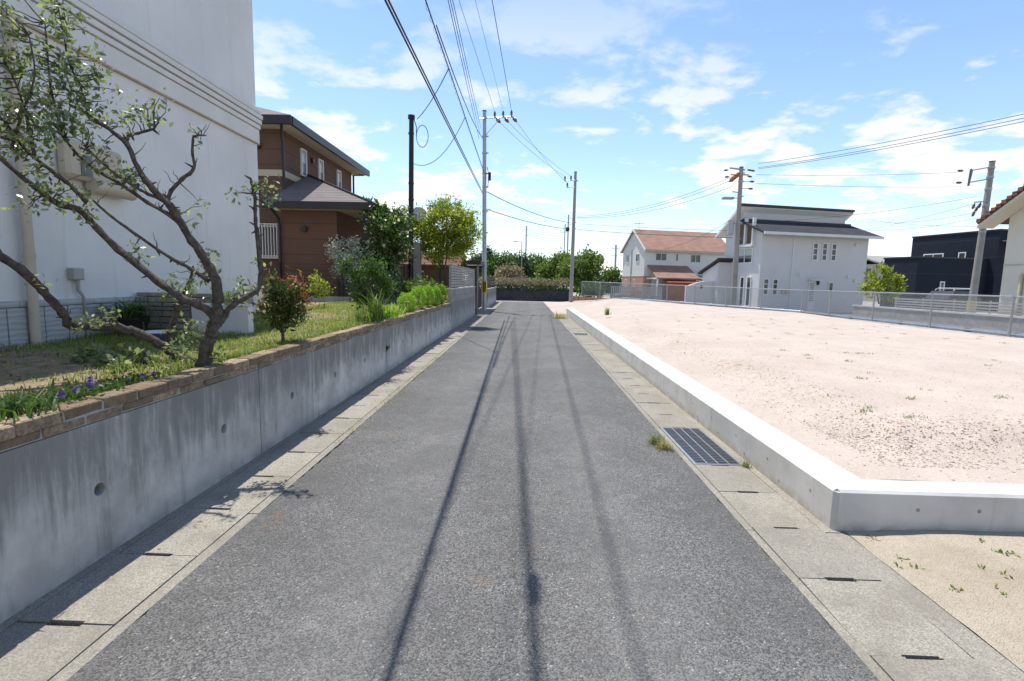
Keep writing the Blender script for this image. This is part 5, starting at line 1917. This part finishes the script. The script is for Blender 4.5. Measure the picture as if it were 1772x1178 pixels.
for pts, ya, yb, ra, rb in BR:
    ctrl = [at(q_[0], q_[1], Y=ya + (yb - ya) * i / (len(pts) - 1)) for i, q_ in enumerate(pts)]
    dense = []
    nc = len(ctrl)
    for i in range(nc - 1):                       # smooth through the read-off points, then roughen
        p0, p1, p2, p3 = ctrl[max(i - 1, 0)], ctrl[i], ctrl[i + 1], ctrl[min(i + 2, nc - 1)]
        for k in range(4):
            f = k / 4
            q_ = 0.5 * ((2 * p1) + (p2 - p0) * f + (2 * p0 - 5 * p1 + 4 * p2 - p3) * f * f + (3 * p1 - p0 - 3 * p2 + p3) * f ** 3)
            g = (i + f) / (nc - 1)
            rr_ = 0.78 * (ra + (rb - ra) * g)
            dense.append((q_ + Vector(rng.normal(size=3)) * rr_ * 0.10, rr_ * float(rng.uniform(0.88, 1.2))))
    dense.append((ctrl[-1], 0.5 * rb))
    k0 = len(m.v)
    m.tube([d_[0] for d_ in dense], [d_[1] for d_ in dense], 10)
    for i in range(k0, len(m.v)):                 # lumpy bark
        ax = dense[min((i - k0) // 10, len(dense) - 1)]
        m.v[i] = ax[0] + (m.v[i] - ax[0]) * float(rng.uniform(0.86, 1.14))
    tips += [d_[0] for d_ in dense]
# stubs of old pruning cuts
for k in range(44):
    b = tips[int(rng.integers(6, len(tips)))]
    d = Vector(rng.normal(size=3)).normalized()
    m.tube([b, b + d * 0.035, b + d * float(rng.uniform(0.045, 0.07))], [0.011, 0.007, 0.003], 5)
m.build("trunk", "bark", ot, smooth=True)
CL = [(40, 55, 60, 3.5, 260), (20, 120, 55, 3.45, 300), (85, 100, 45, 3.6, 240), (105, 50, 32, 3.7, 170), (60, 170, 62, 3.55, 420), (110, 160, 48, 3.65, 330),
      (30, 215, 50, 3.45, 300), (95, 215, 52, 3.6, 380), (145, 175, 34, 3.75, 220), (160, 130, 24, 3.8, 80), (180, 125, 16, 3.8, 40), (135, 235, 34, 3.7, 150), (45, 265, 30, 3.55, 90), (100, 20, 22, 3.7, 70), (10, 30, 40, 3.4, 120), (-10, 170, 60, 3.4, 200),
      (85, 285, 26, 3.6, 80), (60, 330, 22, 3.6, 70), (95, 345, 28, 3.65, 110), (130, 335, 24, 3.7, 80), (40, 355, 14, 3.55, 26), (8, 250, 22, 3.5, 50), (175, 280, 22, 3.75, 70), (200, 300, 26, 3.8, 110), (235, 312, 20, 3.85, 60), (150, 370, 16, 3.7, 34),
      (228, 205, 18, 3.88, 44), (250, 190, 20, 3.88, 50), (268, 208, 12, 3.9, 22), (215, 228, 9, 3.86, 14), (283, 175, 9, 3.9, 12), (345, 240, 10, 3.98, 10), (340, 350, 10, 4.0, 14), (330, 370, 8, 4.0, 12),
      (228, 437, 12, 3.85, 26), (245, 455, 9, 3.9, 18), (350, 440, 13, 4.0, 40), (360, 470, 15, 4.02, 60), (372, 500, 12, 4.02, 34), (285, 490, 12, 3.95, 36), (318, 496, 15, 4.0, 60), (305, 505, 10, 4.0, 24), (70, 490, 9, 3.7, 12), (160, 552, 15, 3.95, 46), (190, 548, 12, 4.0, 30), (130, 560, 8, 3.9, 12),
      (415, 505, 17, 4.15, 75), (400, 520, 12, 4.1, 34), (430, 498, 10, 4.2, 26), (455, 330, 16, 4.32, 50), (438, 322, 12, 4.34, 30), (410, 330, 12, 4.3, 22), (468, 345, 10, 4.3, 18), (448, 455, 9, 4.3, 14), (455, 505, 12, 4.25, 26),
      (300, 575, 14, 4.3, 30), (340, 580, 14, 4.05, 40), (320, 600, 22, 4.1, 90), (355, 565, 12, 4.0, 24), (300, 612, 24, 4.3, 90), (345, 610, 16, 4.02, 50), (375, 612, 12, 4.0, 26), (330, 560, 10, 4.1, 16)]
PP = []
tw = MB()
for (cx_, cy_, rp, Yd, cnt) in CL:
    c_ = np.array(at(cx_, cy_, Y=Yd))
    r_ = rp * Yd / 886.0
    cnt = int(cnt * (0.64 if cnt > 60 else 0.9))
    nsub = max(2, cnt // 9)
    sub = c_ + rng.normal(size=(nsub, 3)) * r_ * np.array([0.52, 0.55, 0.52])
    for q in range(min(nsub, 14)):
        b = min(tips, key=lambda t_: (t_ - Vector(sub[q])).length)
        if (b - Vector(sub[q])).length < 0.6:
            tw.tube(wiggle(b, sub[q], 3, 0.012), [0.0055, 0.004, 0.003, 0.0018], 4)
    PP.append(sub[rng.integers(0, nsub, cnt)] + rng.normal(size=(cnt, 3)) * 0.032)
PP = np.concatenate(PP)
for k in range(110):                              # bare spurs and twigs
    b = tips[int(rng.integers(8, len(tips)))]
    d = Vector(rng.normal(size=3))
    d.z = abs(d.z) * 1.2
    d.normalize()
    ln = float(rng.uniform(0.04, 0.16))
    tw.tube(wiggle(b, b + d * ln, 3, 0.008), [0.0045, 0.0035, 0.0025, 0.0012], 4)
tw.build("twigs", "bark", ot, kind="stuff")
V, F = leaves(PP, 0.046, 0.48, 0.25, None, 0.35, 0.1)
npmesh("foliage", V, F, "leaf_orchard", ot, "stuff")

# ---- photinia
ph = tree("photinia_bush", "red-tipped photinia bush on a single stem behind the brick coping", "bush", at(490, 594, Y=5.62),
          [(tuple(at(478, 540, Y=5.6)), (0.20, 0.2, 0.20)), (tuple(at(500, 530, Y=5.6)), (0.22, 0.2, 0.22)), (tuple(at(485, 505, Y=5.62)), (0.2, 0.2, 0.14))],
          2000, 0.062, "leaf_photinia", clumps=110, sigma=0.045, trunk_r=0.018, aspect=0.36, up=0.5, limbs=18, shell=0.2)
cc = np.array([at(*p, Y=5.55) for p in ((455, 500), (480, 485), (500, 492), (520, 505), (528, 520), (452, 535), (465, 490), (510, 488), (535, 530))])
P = cc[rng.integers(0, len(cc), 230)] + rng.normal(size=(230, 3)) * 0.05
V, F = leaves(P, 0.062, 0.34, 0.7)
npmesh("red_tips", V, F, "leaf_red", ph, "stuff")


def mtr(px, Y):
    return px * Y / 886.0


def blob(px, py, rx, ry, Y, depth=None):
    return (tuple(at(px, py, Y=Y)), (mtr(rx, Y), depth or mtr((rx + ry) / 2, Y), mtr(ry, Y)))


tree("yellow_shrub", "small upright yellow-green shrub in front of the brown house wall", "bush", at(556, 512, Y=11.5),
     [blob(548, 495, 9, 16, 11.5), blob(562, 498, 10, 14, 11.5), blob(556, 505, 14, 8, 11.5)], 420, 0.07, "leaf_lime", clumps=26, sigma=0.05, trunk_r=0.012, limbs=8)
tree("upright_shrub", "loose green shrub with upright shoots at the lawn edge", "bush", at(642, 538, Y=9.2),
     [blob(640, 515, 26, 22, 9.2), blob(618, 480, 10, 24, 9.2), blob(640, 468, 10, 22, 9.2), blob(655, 475, 10, 22, 9.2), blob(668, 495, 12, 16, 9.2), blob(600, 462, 6, 14, 9.2)],
     2600, 0.062, "leaf_green", clumps=130, sigma=0.05, trunk_r=0.014, stems=4, limbs=26, up=0.8, shell=0.25)
tree("flowering_tree", "dense dark green tree covered in cream flower heads beside the brown house", "tree", at(668, 505, Y=14.9),
     [blob(648, 372, 22, 22, 14.9), blob(662, 405, 34, 34, 14.9), blob(648, 440, 30, 34, 14.9), blob(684, 430, 26, 34, 15.1), blob(690, 385, 24, 20, 15.2), blob(668, 470, 28, 22, 15)],
     8500, 0.10, "leaf_green", clumps=230, sigma=0.10, trunk_r=0.05, stems=3, limbs=24, extra=[("flowers", "petal_white", 650, 0.09, 0.9)], shell=0.3)
tree("silver_shrub", "silvery white-leaved shrub in front of the brown bay wall", "bush", at(612, 505, Y=14.5),
     [blob(598, 432, 30, 22, 14.5), blob(612, 455, 36, 22, 14.5), blob(625, 425, 20, 18, 14.5), blob(600, 470, 26, 18, 14.5)],
     2600, 0.085, "leaf_silver", clumps=100, sigma=0.075, trunk_r=0.025, stems=3, limbs=18, aspect=0.35)
tree("lime_tree", "feathery lime green tree standing beside the black service pole", "tree", at(762, 505, Y=18.4),
     [blob(772, 385, 40, 34, 18.4), blob(738, 405, 30, 32, 18.6), blob(802, 408, 28, 34, 18.2), blob(765, 430, 46, 26, 18.4), blob(765, 358, 18, 16, 18.4), blob(812, 380, 16, 20, 18.3), blob(712, 380, 18, 22, 18.8)],
     14500, 0.115, "leaf_lime", clumps=260, sigma=0.12, trunk_r=0.028, stems=5, limbs=34, bark="bark_pale", aspect=0.34, shell=0.3, trunk_to=0.7)
tree("round_bush", "low leafy green bush behind the five bright green balls", "bush", at(705, 515, Y=14.2),
     [blob(695, 502, 26, 16, 14.2), blob(725, 497, 26, 14, 14.2), blob(745, 500, 18, 12, 14.4)], 2400, 0.075, "leaf_bright", clumps=90, sigma=0.06, trunk_r=0.015, stems=3, limbs=14)
tree("dark_bush", "dark evergreen bush under the flowering tree by the wire fence", "bush", at(640, 512, Y=13.6),
     [blob(622, 495, 20, 22, 13.6), blob(655, 490, 22, 24, 13.6), blob(680, 490, 16, 22, 13.6)], 2000, 0.08, "leaf_dark", clumps=80, sigma=0.07, trunk_r=0.015, stems=3, limbs=12)

# ---- bright green kochia balls along the coping
for k, (px, py, rx, ry, Yd, lab) in enumerate(((703, 524, 14, 17, 11.2, "nearest bright green kochia ball on the coping"), (723, 514, 13, 19, 12.3, "second bright green kochia ball from the near end"),
                                             (740, 511, 11, 17, 13.2, "third bright green kochia ball from the near end"), (754, 511, 10, 16, 13.9, "fourth bright green kochia ball from the near end"), (765, 509, 9, 16, 14.6, "farthest bright green kochia ball on the coping"))):
    c_ = at(px, py, Y=Yd)
    rx_, rz_ = mtr(rx * (1.1 - 0.04 * k), Yd), mtr(ry * 1.1, Yd)
    b = Vector((c_.x, c_.y, c_.z - rz_ * 0.98))
    o = thing("kochia_ball", b, lab, "bush", "round kochia bushes along the coping")
    n = 3600
    d = rng.normal(size=(n, 3))
    d /= np.linalg.norm(d, axis=1)[:, None]
    rad = rng.uniform(0.55, 1.0, n) ** 0.6 * (0.93 + 0.09 * np.sin(d[:, 0] * 7 + d[:, 2] * 5 + k))
    P = np.array(c_) + d * rad[:, None] * np.array([rx_, rx_, rz_])
    V, F = leaves(P, 0.042, 0.2, 0.25, d * 2.2)
    npmesh("foliage", V, F, "leaf_kochia", o, "stuff")
    m = MB()
    m.tube([b - Vector((0, 0, 0.05)), c_], [0.018, 0.008], 6)
    for q in range(10):
        e = Vector(c_) + Vector(rng.normal(size=3)).normalized() * rx_ * 0.8
        m.tube([b + Vector((0, 0, 0.05)), b.lerp(e, 0.5), e], [0.008, 0.005, 0.002], 4)
    m.build("stems", "bark_pale", o)


def blade_clump(name, label, cat, base, n, h, w, spread, mat, lean=0.8, bend=0.6, group=None):
    base = Vector(base)
    o = thing(name, base, label, cat, group)
    P = np.array(base) + np.concatenate([rng.normal(size=(n, 2)) * spread, np.zeros((n, 1))], 1)
    V, F = blades(P, h, w, lean, bend)
    npmesh("blades", V, F, mat, o, "stuff")
    return o


blade_clump("iris_clump", "clump of long sword-shaped leaves at the coping edge", "plant", at(652, 556, Y=8.3), 70, 0.42, 0.011, 0.07, "leaf_bright", 0.7, 0.5)
blade_clump("daylily_clump", "arching grassy clump beside the sword-leaved plant", "plant", at(630, 556, Y=8.1), 70, 0.24, 0.005, 0.08, "leaf_bright", 1.0, 0.8)
blade_clump("lily_clump", "pale arching strap leaves just past the sword-leaved plant", "plant", at(676, 548, Y=9.4), 90, 0.26, 0.007, 0.10, "leaf_kochia", 1.2, 0.9)
blade_clump("strap_plants", "dark strap leaves at the left end of the brick coping", "plant", at(28, 722, Y=2.45), 150, 0.11, 0.006, 0.09, "leaf_green", 0.9, 0.6)
blade_clump("grass_tuft", "yellowish grass tuft growing beside the large drain grate", "grass", at(1148, 776, z=0.0), 150, 0.085, 0.0025, 0.035, "grass_dry", 1.1, 0.7)
blade_clump("grass_tuft", "greener grass tuft beside the large drain grate, towards the road", "grass", at(1135, 768, z=0.0), 130, 0.095, 0.0026, 0.028, "weed_green", 1.2, 0.7)
blade_clump("grass_tuft", "tiny tuft at the foot of the pale wall past the grate", "grass", at(1291, 808, z=0.0), 60, 0.05, 0.0025, 0.014, "weed_green", 1.0, 0.7)
blade_clump("grass_tuft", "dry grass tuft on the verge at the far end of the pale wall", "grass", at(968, 551, z=0.0), 90, 0.28, 0.012, 0.16, "grass_dry", 1.0, 0.7)
blade_clump("grass_tuft", "green weed tuft standing alone on the far sand lot", "grass", at(1051, 545, Y=19.5), 60, 0.26, 0.008, 0.06, "weed_green", 0.6, 0.5)
blade_clump("grass_tuft", "weed sprouting from a weep hole in the stained wall", "grass", (WX + 0.0, 8.675, 0.40), 26, 0.10, 0.009, 0.012, "leaf_bright", 1.2, 0.9)

# broad-leaved clump, pansies, pot plants
o = thing("broadleaf_clump", at(190, 648, Y=4.25), "broad-leaved green clump on the soil under the orchard tree", "plant")
cc = np.array([at(px, py, Y=Yd) for px, py, Yd in ((140, 628, 4.2), (160, 615, 4.4), (185, 625, 4.2), (205, 612, 4.4), (225, 630, 4.1), (170, 640, 4.1), (200, 640, 4.1), (150, 610, 4.5), (235, 618, 4.2), (258, 622, 4.2))])
P = cc[rng.integers(0, len(cc), 520)] + rng.normal(size=(520, 3)) * np.array([0.04, 0.05, 0.025])
V, F = leaves(P, 0.085, 0.42, 0.15, None, 0.3, 0.25)
npmesh("foliage", V, F, "leaf_orchard", o, "stuff")
for k, (px, py, Yd, cnt, lab) in enumerate(((112, 690, 2.72, 4, "pansy clump with violet flowers nearest the left frame edge"), (160, 680, 2.95, 5, "pansy clump with deep violet flowers mid coping"), (230, 662, 3.4, 3, "pansy clump with pale violet flowers near the leaning trunk"))):
    b = at(px, py, Y=Yd)
    b.z = max(b.z, 0.86)
    o = thing("pansy_clump", b, lab, "flowers", "pansies along the coping")
    P = np.array(b) + rng.normal(size=(240, 3)) * np.array([0.06, 0.14, 0.016]) + np.array([0, 0, 0.02])
    V, F = leaves(P, 0.034, 0.5, 0.5)
    npmesh("foliage", V, F, "leaf_green", o, "stuff")
    fc = np.array(b) + rng.normal(size=(cnt, 3)) * np.array([0.035, 0.12, 0.012]) + np.array([0.02, 0, 0.055])
    Vs, Fs = [], []
    for c_ in fc:
        for a in range(5):
            an = a * 2 * math.pi / 5 + 0.3
            d = np.array([0.45 * math.cos(an) + 0.2, 0.9 * math.cos(an) * 0.6, math.sin(an)])
            d /= np.linalg.norm(d)
            s = np.cross(d, np.array([0.75, -0.6, 0.25]))
            s /= np.linalg.norm(s)
            i0 = len(Vs)
            Vs += [c_, c_ + d * 0.012 + s * 0.010, c_ + d * 0.021, c_ + d * 0.012 - s * 0.010]
            Fs.append((i0, i0 + 1, i0 + 2, i0 + 3))
    npmesh("flowers", np.array(Vs), np.array(Fs), "petal_purple", o, "stuff")

pp = at(231, 572, Y=6.1)
o = thing("potted_plant", (pp.x, pp.y, 0.86), "spiky green plant in a black pot beside the stacked stones", "potted plant")
MB().lathe((pp.x, pp.y, 0.84), [(0.12, 0.0), (0.145, 0.12), (0.165, 0.21), (0.172, 0.22), (0.172, 0.25), (0.155, 0.25), (0.145, 0.21), (0.0, 0.205)], 20).build("pot", "pot_black", o, smooth=True)
P = np.array([pp.x, pp.y, 1.02]) + np.concatenate([rng.normal(size=(170, 2)) * 0.06, np.zeros((170, 1))], 1)
V, F = blades(P, 0.27, 0.011, 1.6, 0.9)
npmesh("blades", V, F, "leaf_green", o, "stuff")
pp = at(275, 575, Y=5.7)
o = thing("glazed_bowl", (pp.x, pp.y, 0.86), "low blue and white glazed bowl on the grass by the black pot", "bowl")
MB().lathe((pp.x, pp.y, 0.85), [(0.07, 0.0), (0.13, 0.06), (0.15, 0.11), (0.14, 0.115), (0.12, 0.07), (0.0, 0.03)], 20).build("bowl", "pot_blue", o, smooth=True)
MB().lathe((pp.x, pp.y, 0.956), [(0.15, 0.0), (0.158, 0.008), (0.155, 0.016), (0.146, 0.012)], 20).build("rim", "frame_white", o, smooth=True)

# ---- lawn, litter and weeds
n = 52000
X_g = rng.uniform(-5.1, -2.50, n)
Y_g = 2.2 + 12 * rng.uniform(0, 1, n) ** 1.15
soil = smooth01((5.6 - Y_g) / 1.4) * smooth01((-3.05 - X_g) / 0.5)
bare = np.exp(-(((X_g + 3.9) / 0.7) ** 2 + ((Y_g - 9.2) / 1.3) ** 2))
patch = vnoise(X_g, Y_g, 1.6, 31)
keep = rng.uniform(0, 1, n) < np.clip((0.45 + 0.9 * patch) * (1 - 0.96 * soil) * (1 - 0.8 * bare) * (0.35 + 0.65 * smooth01((Y_g - 3.2) / 1.2)), 0.02, 1)
X_g, Y_g = X_g[keep], Y_g[keep]
P = np.stack([X_g, Y_g, garden_z(X_g, Y_g) - 0.005], 1)
V, F = blades(P, 0.055, 0.0036, 1.0, 0.6)
tag(npmesh("lawn_grass", V, F, "grass_lawn"), "short patchy green lawn behind the brick coping", "grass", kind="stuff")
n = 5200
X_g, Y_g = rng.uniform(-5.1, -2.55, n), 2.2 + 10 * rng.uniform(0, 1, n) ** 1.6
P = np.stack([X_g, Y_g, garden_z(X_g, Y_g) + 0.004], 1)
V, F = leaves(P, 0.028, 0.5, 0.0, None, 0.15)
tag(npmesh("leaf_litter", V, F, "leaf_litter"), "dry brown leaf litter on the garden soil", "leaf litter", kind="stuff")
# grassy fringe just behind the coping
n = 5200
X_g, Y_g = -2.50 - np.abs(rng.normal(0, 0.10, n)), rng.uniform(4.2, 12, n)
P = np.stack([X_g, Y_g, garden_z(X_g, Y_g)], 1)
V, F = blades(P, 0.075, 0.0045, 1.0, 0.6)
tag(npmesh("fringe_grass", V, F, "weed_green"), "longer grass growing up against the brick coping", "grass", kind="stuff")

Pw = []
for k in range(150):
    x, y = float(rng.uniform(3.3, 13.5)), float(4.6 + 18 * rng.uniform() ** 1.3)
    if vnoise(x, y, 0.45, 3) < 0.34:
        continue
    z = float(lot_z(np.array(x), np.array(y)))
    c_ = int(rng.integers(6, 26))
    Pw.append(np.array([x, y, z]) + rng.normal(size=(c_, 3)) * np.array([0.05, 0.03, 0.0]))
P = np.concatenate(Pw)
V, F = blades(P, 0.034, 0.0035, 1.6, 0.7)
tag(npmesh("lot_weeds", V, F, "weed_green"), "scattered tiny weeds on the sand lot", "weeds", kind="stuff")
Pw = []
for k in range(70):
    x, y = float(rng.uniform(2.22, 3.9)), float(rng.uniform(0.9, 3.25))
    z = float(verge_z(np.array(x), np.array(y)))
    c_ = int(rng.integers(5, 16))
    Pw.append(np.array([x, y, z]) + rng.normal(size=(c_, 3)) * np.array([0.014, 0.014, 0.0]))
P = np.concatenate(Pw)
V, F = leaves(P, 0.027, 0.42, 0.6)
tag(npmesh("verge_weeds", V, F, "weed_green"), "small green weeds sprouting from the sandy verge", "weeds", kind="stuff")
n = 900
Y_g = rng.choice([6.6, 7.2, 8.3, 9.4, 5.2, 10.5], n) + rng.normal(0, 0.22, n)
P = np.stack([-1.80 + rng.normal(0, 0.05, n), Y_g, np.full(n, 0.006)], 1)
V, F = leaves(P, 0.03, 0.2, 0.25)
tag(npmesh("gutter_litter", V, F, "grass_dry"), "dry straw and leaf scraps along the left road edge", "litter", kind="stuff")

n = 3200
sgn = rng.uniform(0, 1, n) < 0.55
X_g = np.where(sgn, -1.76 + np.abs(rng.normal(0, 0.10, n)), 1.50 - np.abs(rng.normal(0, 0.12, n)))
Y_g = 1.0 + 14 * rng.uniform(0, 1, n) ** 1.7
sz = rng.uniform(0.0015, 0.0045, n)
P = np.stack([X_g, Y_g, sz * 0.4], 1)
V = (P[:, None, :] + oct_[None] * sz[:, None, None] * rng.uniform(0.55, 1.35, (n, 6, 3))).reshape(-1, 3)
F = (np.arange(n)[:, None, None] * 6 + fo[None]).reshape(-1, 3)
tag(npmesh("road_grit", V, F, "pebble"), "fine pale grit gathered along both road edges", "grit", kind="stuff")

# ---- trees beyond the end wall
FT = "trees beyond the end of the road"
tree("broad_tree", "broad fresh green tree right behind the concrete end pole", "tree", at(1012, 505, Y=52), [blob(1005, 468, 30, 26, 52), blob(1025, 462, 18, 26, 52), blob(990, 472, 22, 24, 53), blob(1018, 490, 24, 16, 52), blob(1012, 440, 12, 12, 52)],
     9000, 0.30, "leaf_bright", clumps=170, sigma=0.32, trunk_r=0.14, limbs=20, group=FT)
tree("broad_tree", "fresh green tree left of the concrete end pole above the hedge", "tree", at(962, 505, Y=56), [blob(958, 470, 24, 20, 56), blob(975, 462, 20, 20, 56), blob(945, 482, 20, 16, 56)],
     7500, 0.30, "leaf_bright", clumps=130, sigma=0.32, trunk_r=0.14, limbs=16, group=FT)
for k, (px, py, rx, ry, Yd, mt, lab) in enumerate(((926, 464, 24, 22, 80, "leaf_green", "mid green far tree right of the thin far pole"), (895, 460, 16, 24, 78, "leaf_dark", "dark far conifer left of the thin far pole"), (868, 462, 20, 20, 74, "leaf_green", "green far tree under the twin-headed lamp"),
                                              (846, 455, 14, 20, 78, "leaf_dark", "dark far tree just right of the grey steel pole"), (828, 462, 16, 16, 82, "leaf_dark", "dark far tree left of the grey steel pole"), (912, 470, 18, 18, 86, "leaf_dark", "dark far tree behind the thin far pole"),
                                              (1058, 486, 12, 16, 75, "leaf_green", "small far tree beside the terracotta roofed house"), (940, 478, 18, 14, 84, "leaf_green", "low far tree behind the hedge left of end pole"), (880, 476, 14, 10, 70, "hedge_dead", "pale brownish bare far tree behind the hedge"))):
    tree("far_tree", lab, "tree", at(px, 498, Y=Yd), [blob(px, py, rx, ry, Yd), blob(px - rx * 0.5, py + ry * 0.4, rx * 0.7, ry * 0.7, Yd), blob(px + rx * 0.5, py + ry * 0.35, rx * 0.7, ry * 0.7, Yd)],
         4800, 0.38, mt, clumps=110, sigma=0.42, trunk_r=0.16, limbs=10, group=FT)
tree("street_shrub", "yellow-green loose shrub between the white and navy houses", "bush", at(1525, 525, Y=31.8), [blob(1522, 478, 14, 20, 31.8), blob(1508, 498, 16, 14, 31.8), blob(1540, 500, 18, 16, 31.8), blob(1552, 488, 8, 10, 31.8)],
     2300, 0.17, "leaf_lime", clumps=90, sigma=0.14, trunk_r=0.04, stems=3, limbs=14)
tree("fence_shrub", "green shrub just behind the far bend of the chain link fence", "bush", at(1020, 514, Y=47), [blob(1015, 503, 14, 10, 47), blob(1032, 505, 12, 8, 47)], 1300, 0.25, "leaf_green", clumps=50, sigma=0.2, trunk_r=0.04, stems=2, limbs=8)
